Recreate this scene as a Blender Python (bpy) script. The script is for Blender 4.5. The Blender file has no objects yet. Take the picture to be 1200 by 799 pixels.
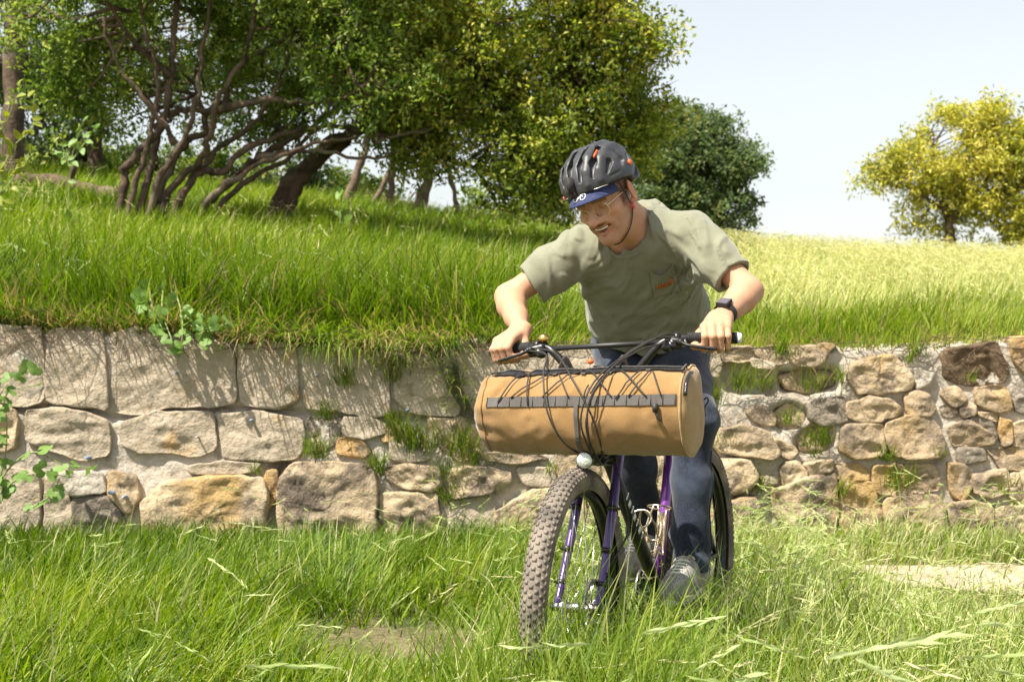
import bpy, math, time
import numpy as np
from mathutils import Vector, Matrix
T0 = time.time()
rad = math.radians
scene = bpy.context.scene
COL = scene.collection

# ------------------------------------------------------------------ camera
CAM_H, FPX = 1.08, 1760.0            # eye height (m), focal length in photo pixels (1200 wide)
cam_d = bpy.data.cameras.new('camera'); cam = bpy.data.objects.new('camera', cam_d); COL.objects.link(cam)
cam.location = (0, 0, CAM_H); cam.rotation_euler = (rad(90), 0, 0)
cam_d.sensor_width = 36; cam_d.lens = FPX / 1200 * 36
cam_d.clip_start = 0.05; cam_d.clip_end = 4000
cam_d.dof.use_dof = True; cam_d.dof.focus_distance = 4.2; cam_d.dof.aperture_fstop = 8.0
scene.camera = cam

# ------------------------------------------------------------------ sky, sun, exposure
to_sun = Vector((-0.50, -0.42, 1.0)).normalized()
elev = math.asin(to_sun.z); azim = math.atan2(to_sun.x, to_sun.y)
world = bpy.data.worlds.new('World'); scene.world = world; world.use_nodes = True
wn = world.node_tree.nodes; wl = world.node_tree.links
sky = wn.new('ShaderNodeTexSky'); sky.sky_type = 'NISHITA'; sky.sun_disc = False
sky.sun_elevation = elev; sky.sun_rotation = azim
sky.air_density = 1.2; sky.dust_density = 1.3; sky.ozone_density = 1.0
hz = wn.new('ShaderNodeHueSaturation'); hz.inputs['Saturation'].default_value = 0.32      # thin high haze: a paler sky all over
wl.new(sky.outputs[0], hz.inputs['Color']); wl.new(hz.outputs[0], wn['Background'].inputs[0]); wn['Background'].inputs[1].default_value = 0.09
sun_d = bpy.data.lights.new('sun', 'SUN'); sun_d.energy = 5.0; sun_d.angle = rad(0.5); sun_d.color = (1.0, 0.94, 0.82)
sun = bpy.data.objects.new('sun', sun_d); COL.objects.link(sun); sun.location = (-5, -5, 12)
sun.rotation_euler = to_sun.to_track_quat('Z', 'Y').to_euler()
scene.view_settings.view_transform = 'Standard'; scene.view_settings.look = 'None'
scene.view_settings.exposure = 1.08; scene.view_settings.gamma = 1.0

# ------------------------------------------------------------------ helpers
def P(px, py, Y):
    """point at depth Y (m) seen in the photograph at pixel px, py"""
    return np.array([(px - 600) / FPX * Y, Y, CAM_H - (py - 400) / FPX * Y])
def A(*v): return np.array(v, float)
def nrm(v): v = np.asarray(v, float); return v / (np.linalg.norm(v) + 1e-12)
ORG = {}
def set_props(o, label=None, category=None, group=None, kind=None):
    if label: o['label'] = label
    if category: o['category'] = category
    if group: o['group'] = group
    if kind: o['kind'] = kind
    return o
def thing(name, loc, label, category, group=None):
    o = bpy.data.objects.new(name, None); COL.objects.link(o); o.empty_display_size = 0.1
    o.location = loc; ORG[o] = np.array(loc, float)
    return set_props(o, label, category, group)
def mesh_data(name, V, F, mat=None, smooth=True, cols=None, mats=None, mi=None):
    me = bpy.data.meshes.new(name)
    V = np.ascontiguousarray(V, np.float32).reshape(-1, 3)
    if isinstance(F, np.ndarray):
        F = np.ascontiguousarray(F, np.int32); n, k = F.shape
        me.vertices.add(len(V)); me.vertices.foreach_set('co', V.ravel())
        me.loops.add(n * k); me.loops.foreach_set('vertex_index', F.ravel())
        me.polygons.add(n); me.polygons.foreach_set('loop_start', np.arange(0, n * k, k, dtype=np.int32))
        me.update(calc_edges=True)
    else:
        me.from_pydata(V.tolist(), [], F); me.update()
    if cols is not None:
        at = me.color_attributes.new('tint', 'FLOAT_COLOR', 'POINT')
        c = np.ones((len(V), 4), np.float32); c[:, :3] = cols
        at.data.foreach_set('color', c.ravel())
    if smooth: me.polygons.foreach_set('use_smooth', np.ones(len(me.polygons), bool))
    if mat: me.materials.append(mat)
    return me
def part(name, V, F, mat, parent=None, smooth=True, cols=None, label=None, kind=None):
    """one mesh object from world coordinates, child of parent"""
    o0 = ORG[parent] if parent is not None else np.zeros(3)
    me = mesh_data(name, np.asarray(V, float).reshape(-1, 3) - o0, F, mat, smooth, cols)
    o = bpy.data.objects.new(name, me); COL.objects.link(o)
    if parent is not None: o.parent = parent
    ORG[o] = o0
    return set_props(o, label, None, None, kind)

class MB:
    """collects simple shapes into one mesh"""
    def __init__(s): s.v = []; s.f = []; s.n = 0
    def add(s, V, F):
        V = np.asarray(V, float).reshape(-1, 3)
        s.v.append(V); s.f += [tuple(int(i) + s.n for i in f) for f in F]; s.n += len(V); return s
    def box(s, c, size, R=None):
        R = np.eye(3) if R is None else np.asarray(R)
        h = np.array(size) / 2
        V = np.array([[x, y, z] for x in (-1, 1) for y in (-1, 1) for z in (-1, 1)]) * h
        return s.add(V @ R.T + c, [(0, 1, 3, 2), (4, 6, 7, 5), (0, 4, 5, 1), (2, 3, 7, 6), (0, 2, 6, 4), (1, 5, 7, 3)])
    def tube(s, pts, r, seg=10, cap=True, flat=None, closed=False):
        V, F = tube_geo(pts, r, seg, cap, flat, closed); return s.add(V, F)
    def sphere(s, c, r, seg=12, R=None):
        r = np.ones(3) * r; V = []; F = []
        n = seg // 2
        for i in range(n + 1):
            a = math.pi * i / n
            for j in range(seg):
                b = 2 * math.pi * j / seg
                V.append([math.sin(a) * math.cos(b), math.sin(a) * math.sin(b), math.cos(a)])
        for i in range(n):
            for j in range(seg):
                F.append((i * seg + j, (i + 1) * seg + j, (i + 1) * seg + (j + 1) % seg, i * seg + (j + 1) % seg))
        V = np.array(V) * r
        if R is not None: V = V @ np.asarray(R).T
        return s.add(V + c, F)
    def build(s, name, mat, parent=None, smooth=True, **k):
        return part(name, np.concatenate(s.v), s.f, mat, parent, smooth, **k)

def spline(pts, n=8):
    """Catmull-Rom through the points"""
    p = np.asarray(pts, float); q = np.vstack([2 * p[0] - p[1], p, 2 * p[-1] - p[-2]]); out = []
    for i in range(1, len(q) - 2):
        for t in np.linspace(0, 1, n, endpoint=False):
            a, b, c, d = q[i - 1:i + 3]
            out.append(0.5 * (2 * b + (c - a) * t + (2 * a - 5 * b + 4 * c - d) * t * t + (3 * b - a - 3 * c + d) * t ** 3))
    out.append(p[-1]); return np.array(out)
def tube_geo(pts, r, seg=10, cap=True, flat=None, closed=False):
    p = np.asarray(pts, float); n = len(p); r = np.broadcast_to(np.asarray(r, float), (n,))
    if closed: t = np.roll(p, -1, 0) - np.roll(p, 1, 0)
    else: t = np.gradient(p, axis=0)
    t /= np.linalg.norm(t, axis=1)[:, None] + 1e-12
    up = A(0, 0, 1) if abs(t[0][2]) < .9 else A(1, 0, 0)
    if flat is not None: up = np.asarray(flat[0], float)
    u = nrm(np.cross(t[0], up)); V = []
    ang = np.arange(seg) * 2 * math.pi / seg
    for i in range(n):
        if flat is not None: u = nrm(np.cross(t[i], up))
        else: u = nrm(u - t[i] * np.dot(u, t[i]))
        w = np.cross(t[i], u); k = flat[1] if flat is not None else 1.0
        V.append(p[i] + r[i] * (np.cos(ang)[:, None] * u + k * np.sin(ang)[:, None] * w))
    V = np.concatenate(V); F = []
    m = n if closed else n - 1
    for i in range(m):
        a, b = i * seg, ((i + 1) % n) * seg
        for j in range(seg):
            F.append((a + j, a + (j + 1) % seg, b + (j + 1) % seg, b + j))
    if cap and not closed:
        F.append(tuple(range(seg - 1, -1, -1))); F.append(tuple(range((n - 1) * seg, n * seg)))
    return V, F
def tube(name, pts, r, mat, parent, seg=10, **k):
    V, F = tube_geo(pts, r, seg); return part(name, V, F, mat, parent, **k)
def lathe(prof, seg, R, c):
    """profile of (radius, along axis) turned about local x; R columns = axes, c = centre"""
    prof = np.asarray(prof, float); n = len(prof); a = np.arange(seg) * 2 * math.pi / seg
    V = np.stack([np.repeat(prof[:, 1], seg), np.outer(prof[:, 0], np.cos(a)).ravel(), np.outer(prof[:, 0], np.sin(a)).ravel()], 1)
    F = [(i * seg + j, i * seg + (j + 1) % seg, (i + 1) * seg + (j + 1) % seg, (i + 1) * seg + j) for i in range(n - 1) for j in range(seg)]
    return V @ np.asarray(R).T + c, F

# ------------------------------------------------------------------ noise
def _h(x, y, z, s):
    n = (x.astype(np.int64) * 374761393 + y.astype(np.int64) * 668265263 + z.astype(np.int64) * 2147483647 + s * 974711) & 0x7fffffff
    n = ((n ^ (n >> 13)) * 1274126177) & 0x7fffffff
    n = ((n ^ (n >> 16)) * 668265263) & 0x7fffffff
    return ((n ^ (n >> 15)) & 0xffff) / 32767.5 - 1
def vnoise(p, s=0):
    p = np.asarray(p, float); i = np.floor(p); f = p - i; f = f * f * (3 - 2 * f); i = i.astype(np.int64)
    x, y, z = i[..., 0], i[..., 1], i[..., 2]; fx, fy, fz = f[..., 0], f[..., 1], f[..., 2]
    L = lambda a, b, t: a + (b - a) * t
    return L(L(L(_h(x, y, z, s), _h(x + 1, y, z, s), fx), L(_h(x, y + 1, z, s), _h(x + 1, y + 1, z, s), fx), fy),
             L(L(_h(x, y, z + 1, s), _h(x + 1, y, z + 1, s), fx), L(_h(x, y + 1, z + 1, s), _h(x + 1, y + 1, z + 1, s), fx), fy), fz)
def fbm(p, o=3, s=0):
    p = np.asarray(p, float); r = 0; a = 1
    for i in range(o): r = r + a * vnoise(p * 2 ** i + 17.3 * i, s + i); a *= .5
    return r
def noise2(x, y, f, s=0): return vnoise(np.stack([x * f, y * f, 0 * x + .5], -1), s)

# ------------------------------------------------------------------ materials
def mat(name, col, rough=.7, metal=0., noise=None, bump=None, spec=.5, sss=0., attr=False, transl=0., extra=None, sheen=0., coat=0.):
    """principled; noise=(scale, other colour, contrast), bump=(scale, strength, distance)"""
    m = bpy.data.materials.new(name); m.use_nodes = True
    N, Lk = m.node_tree.nodes, m.node_tree.links; b = N['Principled BSDF']
    b.inputs['Roughness'].default_value = rough; b.inputs['Metallic'].default_value = metal
    b.inputs['Specular IOR Level'].default_value = spec
    if sheen: b.inputs['Sheen Weight'].default_value = sheen
    if coat: b.inputs['Coat Weight'].default_value = coat; b.inputs['Coat Roughness'].default_value = .15
    if sss: b.inputs['Subsurface Weight'].default_value = sss; b.inputs['Subsurface Radius'].default_value = (.012, .005, .003); b.inputs['Subsurface Scale'].default_value = 1
    tc = N.new('ShaderNodeTexCoord'); src = None
    if attr:
        at = N.new('ShaderNodeAttribute'); at.attribute_name = 'tint'; src = at.outputs['Color']
    else:
        rgb = N.new('ShaderNodeRGB'); rgb.outputs[0].default_value = (*col, 1); src = rgb.outputs[0]
    def mix(fac, a, c, mode='MIX'):
        x = N.new('ShaderNodeMix'); x.data_type = 'RGBA'; x.blend_type = mode
        if isinstance(fac, float): x.inputs[0].default_value = fac
        else: Lk.new(fac, x.inputs[0])
        Lk.new(a, x.inputs[6])
        if isinstance(c, tuple): x.inputs[7].default_value = (*c, 1)
        else: Lk.new(c, x.inputs[7])
        return x.outputs[2]
    def nz(scale, lo, hi, det=6, rough_=.6, dist=0., vec=None):
        t = N.new('ShaderNodeTexNoise'); t.inputs['Scale'].default_value = scale; t.inputs['Detail'].default_value = det
        t.inputs['Roughness'].default_value = rough_; t.inputs['Distortion'].default_value = dist
        Lk.new(vec or tc.outputs['Object'], t.inputs['Vector'])
        r = N.new('ShaderNodeMapRange'); r.inputs[1].default_value = lo; r.inputs[2].default_value = hi
        Lk.new(t.outputs[0], r.inputs[0]); return r.outputs[0]
    if noise:
        for (sc, c2, lo, hi) in (noise if isinstance(noise, list) else [noise]): src = mix(nz(sc, lo, hi), src, c2)
    if extra: src = extra(N, Lk, tc, src, mix, nz, b)
    Lk.new(src, b.inputs['Base Color'])
    if bump:
        prev = None
        for (sc, st, di) in (bump if isinstance(bump, list) else [bump]):
            t = N.new('ShaderNodeTexNoise'); t.inputs['Scale'].default_value = sc; t.inputs['Detail'].default_value = 8; t.inputs['Roughness'].default_value = .62
            Lk.new(tc.outputs['Object'], t.inputs['Vector'])
            bp = N.new('ShaderNodeBump'); bp.inputs['Strength'].default_value = st; bp.inputs['Distance'].default_value = di
            Lk.new(t.outputs[0], bp.inputs['Height'])
            if prev: Lk.new(prev, bp.inputs['Normal'])
            prev = bp.outputs[0]
        Lk.new(prev, b.inputs['Normal'])
    if transl:
        tr = N.new('ShaderNodeBsdfTranslucent'); ms = N.new('ShaderNodeMixShader'); ms.inputs[0].default_value = transl
        hs = N.new('ShaderNodeHueSaturation'); hs.inputs['Saturation'].default_value = 1.1; hs.inputs['Value'].default_value = 1.25
        Lk.new(src, hs.inputs['Color']); Lk.new(hs.outputs[0], tr.inputs[0])
        Lk.new(b.outputs[0], ms.inputs[1]); Lk.new(tr.outputs[0], ms.inputs[2]); Lk.new(ms.outputs[0], N['Material Output'].inputs[0])
    return m

M = {}
M['soil'] = mat('soil', (.30, .225, .14), .95, noise=[(3., (.075, .06, .025), .4, .65), (.8, (.07, .09, .025), .42, .6), (40., (.3, .24, .16), .55, .75)], bump=[(30, .8, .03), (5, .6, .1)], spec=.2)
M['hill'] = mat('hill_soil', (.10, .10, .035), .95, noise=[(1.2, (.07, .11, .02), .4, .6), (8., (.15, .12, .05), .5, .7)], bump=(12, .8, .05), spec=.2)
M['grass'] = mat('grass', (.1, .2, .03), .55, attr=True, transl=.46, spec=.25)
M['leaf'] = mat('leaf', (.1, .2, .03), .5, attr=True, transl=.46, spec=.35)
M['bark'] = mat('bark', (.13, .088, .06), .95, noise=[(6., (.05, .036, .028), .4, .65), (2., (.2, .16, .12), .5, .7)], bump=[(22, .9, .02), (80, .5, .006)], spec=.2)
M['pale_bark'] = mat('pale_bark', (.22, .16, .12), .95, noise=(5., (.1, .07, .05), .4, .65), bump=(20, .8, .02), spec=.2)
M['dry'] = mat('dry_roots', (.17, .12, .08), .95, noise=(30., (.06, .045, .03), .4, .6), spec=.1)
# ================================================================== SETTING
WALL_Y = 8.0
def wall_top(x): return np.interp(x, [-6, -2.7, -1.8, -.9, -.3, 1.2, 2.0, 2.7, 6], [1.14, 1.13, 1.11, 1.05, 1.05, 1.03, 1.04, 1.07, 1.08])
def crest(x): return np.interp(x, [-40, -12, -8.2, -2.7, 0, 3.4, 5.45, 8.2, 14, 40], [4.5, 4.05, 3.80, 3.24, 2.80, 2.54, 2.36, 2.25, 2.1, 1.8])
def hill_z(x, y):
    x = np.asarray(x, float); y = np.asarray(y, float)
    zt = wall_top(x * 8 / np.maximum(y, 8)); zc = crest(x * 24 / np.clip(y, 8, 24)) * .6 + crest(x) * .4
    t = np.clip((y - 8) / 16, 0, 1); g = 1 - (1 - t) ** 1.25
    far = np.maximum(y - 24, 0)
    z = zt - .04 + (zc - zt) * g - .012 * far ** 1.5
    z = np.maximum(z, -6.0)
    return z + .10 * noise2(x, y, .55, 3) * np.clip(t * 5, 0, 1) + .03 * noise2(x, y, 2.1, 5)
def ground_z(x, y): return .05 * noise2(x, y, .45, 11) + .025 * noise2(x, y, 1.7, 12)

def sheet(name, xs, ys, fz, m):
    X, Y = np.meshgrid(xs, ys); Z = fz(X, Y)
    V = np.stack([X, Y, Z], -1).reshape(-1, 3); nx, ny = len(xs), len(ys)
    i = (np.arange(ny - 1)[:, None] * nx + np.arange(nx - 1)[None]).ravel()
    F = np.stack([i, i + 1, i + nx + 1, i + nx], 1)
    o = part(name, V, F, m); o['kind'] = 'structure'; return o
def path_mid(x): return 6.95 - .10 * (x - 2.0) + .06 * np.sin(x * 2.3)
g1 = np.concatenate([-np.geomspace(400, 6, 30), np.linspace(-5.8, 5.8, 120), np.geomspace(6, 400, 30)])
sheet('ground', g1, np.concatenate([-np.geomspace(400, 2, 24), np.linspace(-1.8, 8.22, 110)]), ground_z, M['soil'])
sheet('hillside', g1, np.concatenate([np.linspace(8.12, 30, 120), np.geomspace(30.5, 1500, 40)]), hill_z, M['hill'])

M['sand'] = mat('sandy_soil', (.44, .36, .26), .95, noise=[(4., (.30, .235, .16), .45, .65), (50., (.55, .48, .38), .5, .75)], bump=[(40, .7, .02), (9, .5, .04)], spec=.15)
px_ = np.linspace(1.25, 9., 90); pw = np.linspace(-1, 1, 9); XX, WW = np.meshgrid(px_, pw, indexing='ij')
YY = path_mid(XX) + WW * .30 * np.clip((XX - 1.2) / .5, .1, 1) * (1 + .25 * noise2(XX, 0 * XX, 2.7, 14)); VV_ = np.stack([XX, YY, ground_z(XX, YY) + .006], -1).reshape(-1, 3); k_ = (np.arange(89)[:, None] * 9 + np.arange(8)[None]).ravel()
o = part('path', VV_, np.stack([k_, k_ + 9, k_ + 10, k_ + 1], 1), M['sand']); o['kind'] = 'structure'
# ------------------------------------------------------------------ stone wall
def stain(c2, sc, lo, hi):
    return (sc, c2, lo, hi)
def grey_top(N, Lk, tc, src, mix, nz, b):
    # ochre lichen and soil stains in patches
    src = mix(nz(3.1, .58, .68, 8, .7), src, (.42, .28, .14))
    src = mix(nz(9., .55, .72, 8, .7), src, (.23, .19, .145))
    return mix(nz(38., .6, .8, 4), src, (.52, .48, .42))
def plastic(N, Lk, tc, src, mix, nz, b):
    src = mix(nz(2.6, .45, .6, 8, .65), src, (.31, .24, .165))
    src = mix(nz(5., .50, .62, 8, .7), src, (.14, .11, .085))
    src = mix(nz(1.7, .54, .66, 6, .6), src, (.42, .28, .12))
    return mix(nz(30., .58, .78, 4), src, (.5, .43, .33))
SB = [(2.2, .5, .12), (9, .6, .05), (34, .75, .022), (120, .5, .007)]
M['stone_grey'] = mat('stone_grey', (.43, .355, .265), .95, extra=grey_top, bump=SB, spec=.2)
M['stone_tan'] = mat('stone_tan', (.52, .40, .26), .95, extra=plastic, bump=SB, spec=.2)
M['stone_brown'] = mat('stone_brown', (.42, .315, .2), .95, extra=plastic, bump=SB, spec=.2)
M['stone_ochre'] = mat('stone_ochre', (.46, .29, .12), .95, extra=plastic, bump=SB, spec=.2)
M['stone_dark'] = mat('stone_dark', (.22, .185, .145), .95, extra=grey_top, bump=SB, spec=.2)
M['stone_dirt'] = mat('stone_dirt', (.18, .125, .08), 1, noise=[(12., (.1, .07, .045), .4, .65), (45., (.3, .23, .16), .6, .8)], bump=SB, spec=.1)
M['mortar'] = mat('mortar', (.50, .44, .365), .95, noise=[(2.2, (.33, .28, .22), .48, .66), (8., (.24, .2, .155), .55, .72), (40., (.6, .57, .52), .55, .8)], bump=[(6, .6, .05), (28, .8, .025), (110, .5, .006)], spec=.2)
M['paint_blue'] = mat('blue_paint', (.12, .22, .42), .8, noise=(60., (.36, .36, .36), .42, .55))

def inpoly(px, py, poly):
    poly = np.asarray(poly, float); c = np.zeros(px.shape, bool); j = len(poly) - 1
    for i in range(len(poly)):
        xi, yi = poly[i]; xj, yj = poly[j]
        c ^= ((yi > py) != (yj > py)) & (px < (xj - xi) * (py - yi) / (yj - yi + 1e-9) + xi); j = i
    return c
# outlines traced on the face of the wall (photo pixels at the wall's distance), kind, how far proud (m)
ST = [
 ([(-70,383),(0,383),(48,385),(53,428),(51,468),(33,477),(16,476),(0,470),(-70,472)], 'grey', 0.015),
 ([(57,389),(90,384),(120,387),(125,435),(128,482),(104,477),(65,473),(55,467)], 'grey', 0.018),
 ([(132,392),(160,384),(215,398),(272,402),(279,471),(255,477),(200,476),(170,486),(133,483)], 'grey', 0.013),
 ([(281,401),(307,399),(346,405),(352,468),(324,480),(284,475),(279,435)], 'grey', 0.020),
 ([(356,410),(400,406),(440,413),(455,419),(458,485),(430,489),(400,482),(357,479)], 'grey', 0.015),
 ([(463,416),(507,417),(525,458),(539,477),(535,488),(507,486),(481,484),(464,468)], 'grey', 0.018),
 ([(533,402),(560,399),(600,405),(640,408),(641,489),(560,490),(543,455)], 'grey', 0.015),
 ([(645,405),(750,409),(751,488),(646,489)], 'grey', 0.015),
 ([(755,408),(828,412),(826,488),(756,489)], 'grey', 0.015),
 ([(-70,477),(0,476),(17,482),(20,523),(0,529),(-70,530)], 'tan', .035),
 ([(31,482),(65,477),(101,483),(128,493),(130,533),(98,539),(62,529),(32,516)], 'grey', 0.028),
 ([(141,495),(180,484),(200,483),(251,483),(254,526),(233,536),(200,530),(165,531),(143,521)], 'grey', 0.025),
 ([(257,485),(307,483),(353,491),(358,510),(350,536),(320,540),(262,538)], 'grey', 0.025),
 ([(361,490),(398,492),(396,518),(375,529),(359,526)], 'dark', .01),
 ([(402,490),(430,489),(452,496),(453,507),(430,516),(402,511)], 'grey', 0.020),
 ([(397,514),(428,519),(434,530),(420,535),(397,532)], 'ochre', .03),
 ([(456,507),(472,522),(504,533),(504,541),(458,541)], 'grey', 0.020),
 ([(446,505),(459,503),(461,513),(451,517)], 'ochre', .02),
 ([(502,491),(547,492),(560,500),(565,528),(540,538),(515,520)], 'tan', .015),
 ([(566,530),(620,529),(642,539),(600,542),(570,538)], 'tan', .05),
 ([(220,546),(260,541),(307,543),(300,553),(265,556),(225,556)], 'grey', 0.028),
 ([(-70,548),(0,548),(45,553),(50,612),(0,640),(-70,640)], 'grey', 0.030),
 ([(70,553),(122,553),(127,576),(85,582)], 'mortar', .06),
 ([(54,560),(68,556),(84,584),(88,640),(54,640)], 'grey', 0.025),
 ([(88,585),(128,581),(142,605),(150,640),(92,640)], 'dark', .04),
 ([(129,556),(156,557),(164,580),(152,600),(131,583)], 'tan', .05),
 ([(172,584),(195,567),(250,559),(307,560),(314,580),(308,640),(250,645),(172,645)], 'tan', .11),
 ([(312,554),(323,553),(326,570),(317,600),(311,575)], 'ochre', .05),
 ([(329,562),(345,546),(382,543),(433,547),(441,565),(438,640),(400,645),(330,645)], 'tan', .10),
 ([(455,546),(514,546),(516,565),(505,575),(480,571),(456,563)], 'tan', .05),
 ([(447,579),(485,581),(511,579),(520,640),(447,640)], 'tan', .05),
 ([(530,552),(547,547),(595,552),(599,566),(572,575),(531,583)], 'tan', .06),
 ([(604,548),(650,549),(652,570),(616,570)], 'grey', 0.025),
 ([(527,588),(573,581),(580,600),(576,640),(526,640)], 'grey', 0.025),
 ([(582,603),(618,578),(660,572),(680,580),(696,640),(586,640)], 'tan', .06),
 ([(655,530),(700,531),(701,563),(658,566)], 'tan', .05),
 ([(705,530),(770,531),(766,570),(706,574)], 'tan', .05),
 ([(775,534),(822,532),(820,578),(772,574)], 'tan', .05),
 ([(690,580),(766,577),(775,640),(702,640)], 'brown', .06),
 ([(776,582),(846,582),(850,640),(780,640)], 'brown', .05),
 # rubble part
 ([(846,413),(877,407),(879,421),(850,423)], 'tan', .03), ([(880,418),(907,427),(905,435),(884,431)], 'grey', 0.020),
 ([(884,409),(925,406),(926,424),(908,425),(885,415)], 'brown', .01),
 ([(928,408),(976,404),(967,416),(961,426),(929,426)], 'tan', .035),
 ([(915,440),(946,437),(976,437),(978,452),(946,460),(922,455)], 'brown', -.045),
 ([(994,430),(1018,420),(1045,417),(1060,434),(1067,449),(1063,456),(1030,460),(1005,460),(997,448)], 'tan', .06),
 ([(1070,432),(1095,438),(1087,451),(1073,456)], 'mortar', .03),
 ([(1104,413),(1168,402),(1180,434),(1174,448),(1135,450),(1108,443)], 'dirt', .015),
 ([(1181,398),(1240,395),(1240,450),(1196,434)], 'ochre', .05),
 ([(875,483),(892,475),(906,489),(905,500),(884,494)], 'tan', .02),
 ([(910,485),(925,476),(942,485),(940,497),(922,501),(911,497)], 'tan', -.03),
 ([(952,470),(988,468),(991,491),(964,497),(950,491)], 'dark', .035),
 ([(993,473),(1018,467),(1042,470),(1051,482),(1045,490),(1009,493),(995,490)], 'brown', .06),
 ([(1060,467),(1075,460),(1087,464),(1093,479),(1087,487),(1064,485)], 'brown', .05),
 ([(988,500),(1030,496),(1034,524),(1030,533),(1000,535),(985,527)], 'brown', .06),
 ([(1036,498),(1066,488),(1090,491),(1103,521),(1099,533),(1066,538),(1045,533)], 'brown', .07),
 ([(1102,461),(1120,455),(1132,469),(1117,475)], 'brown', .035), ([(1102,477),(1126,477),(1123,487),(1105,485)], 'brown', .02),
 ([(1127,478),(1140,476),(1139,487),(1126,488)], 'tan', .04),
 ([(1143,455),(1177,455),(1182,479),(1168,482),(1144,473)], 'brown', .045),
 ([(1190,467),(1240,468),(1240,485),(1192,482)], 'dark', .03),
 ([(1111,502),(1132,493),(1160,511),(1163,521),(1117,521)], 'brown', .035), ([(1137,490),(1150,488),(1166,505),(1164,519)], 'dark', .02),
 ([(1146,482),(1165,485),(1168,492),(1148,488)], 'tan', .04),
 ([(1170,491),(1183,497),(1183,518),(1173,521)], 'ochre', .04), ([(1186,497),(1240,493),(1240,522),(1187,522)], 'tan', .04),
 ([(1123,527),(1150,527),(1153,541),(1126,542)], 'dark', .03), ([(1157,527),(1240,526),(1240,548),(1174,550)], 'tan', .04),
 ([(1111,545),(1129,548),(1138,563),(1129,584),(1114,579)], 'ochre', .06),
 ([(1139,557),(1177,552),(1180,572),(1162,581),(1142,576)], 'tan', .05),
 ([(1060,545),(1096,548),(1100,572),(1063,579)], 'brown', .04), ([(1022,548),(1056,546),(1058,580),(1028,578)], 'brown', .04),
 ([(1183,556),(1240,552),(1240,590),(1184,588)], 'tan', .05),
 ([(838,503),(868,500),(898,506),(912,532),(901,538),(862,530),(841,527)], 'tan', .09),
 ([(906,514),(931,527),(925,536),(914,532)], 'tan', .05),
 ([(824,540),(871,538),(885,557),(874,572),(838,577),(824,566)], 'tan', .11),
 ([(850,588),(885,583),(886,640),(851,640)], 'tan', .12), ([(884,557),(910,558),(910,568),(886,569)], 'grey', 0.025),
 ([(915,548),(931,542),(943,554),(940,562),(919,566)], 'tan', .07), ([(943,542),(973,539),(973,551),(949,557)], 'tan', .05),
 ([(976,542),(1012,548),(1018,562),(982,559)], 'brown', .04),
 ([(904,576),(946,561),(976,555),(979,584),(975,640),(925,640)], 'tan', .06),
 ([(983,563),(1018,567),(1030,600),(1030,640),(985,640)], 'brown', .05),
 ([(1036,585),(1100,583),(1105,640),(1040,640)], 'brown', .05), ([(1110,590),(1160,590),(1160,640),(1112,640)], 'brown', .05), ([(1166,595),(1240,595),(1240,640),(1168,640)], 'tan', .05),
 ([(936,512),(949,506),(970,500),(973,520),(964,527),(940,528)], 'brown', -.04),
 ([(832,404),(846,404),(846,430),(842,442),(833,440)], 'grey', 0.015),
]
def wpx(p): p = np.asarray(p, float); return np.stack([(p[:, 0] - 600) / FPX * WALL_Y, CAM_H - (p[:, 1] - 400) / FPX * WALL_Y], 1)
HOLES = [wpx(h) for h in ([(845,420),(877,423),(908,436),(908,462),(874,466),(851,456)], [(911,437),(946,433),(980,433),(981,454),(946,464),(918,458)],
         [(905,484),(925,472),(946,484),(943,499),(922,505),(907,499)], [(932,510),(949,502),(973,496),(976,522),(964,530),(937,531)], [(815,448),(838,450),(843,468),(838,482),(815,482)],
         [(536,425),(548,470),(562,492),(542,490),(528,460)], [(1099,533),(1104,545),(1090,545)], [(318,541),(340,541),(332,560),(324,552)])]
wall = thing('stone_wall', (0, WALL_Y, 0), 'long low stone retaining wall of grey blocks and rubble set in pale mortar under the grassy bank', 'wall')
xs = np.arange(-3.6, 3.62, .018); zs = np.arange(-.12, 1.16, .018)
X, Z = np.meshgrid(xs, zs); tops = wall_top(X)
Zc = np.minimum(Z, tops - .012 + .02 * noise2(X, X * 0, 6., 4))
Yw = WALL_Y + .004 + .010 * fbm(np.stack([X * 5, Z * 5, 0 * X], -1), 4, 31) + .006 * vnoise(np.stack([X * 28, Z * 28, 0 * X], -1), 33)
over = np.clip((Z - tops) / .14, 0, 1); Yw = Yw + over * .35                       # rounds over the top
Yw += .004 * np.clip((-X + .8) * 3, 0, 1)                                       # tighter, deeper joints in the block part
for h in HOLES:
    soft = sum(inpoly(X + dx, Zc + dz, h).astype(float) for dx in (-.018, 0, .018) for dz in (-.018, 0, .018)) / 9
    Yw += soft * .10
V = np.stack([X, Yw, np.where(Z > tops, tops + .03 * over, Zc)], -1).reshape(-1, 3); nx = len(xs)
i = (np.arange(len(zs) - 1)[:, None] * nx + np.arange(nx - 1)[None]).ravel()
CRK = wpx([(-70, 474), (0, 473), (16, 478), (33, 480), (65, 475), (101, 480), (128, 488), (140, 489), (170, 487), (200, 479), (250, 480), (280, 479), (324, 482), (352, 486), (400, 487), (430, 490), (456, 490), (500, 489), (540, 490), (640, 491)])
V = V.reshape(-1, 3); cz = np.interp(V[:, 0], CRK[:, 0], CRK[:, 1]); V[:, 1] += .05 * np.clip(1.6 - np.abs(V[:, 2] - cz) / .016, 0, 1) * (V[:, 0] < .2)   # open crack along the first course
part('mortar', V, np.stack([i, i + 1, i + nx + 1, i + nx], 1), M['mortar'], wall)
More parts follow.
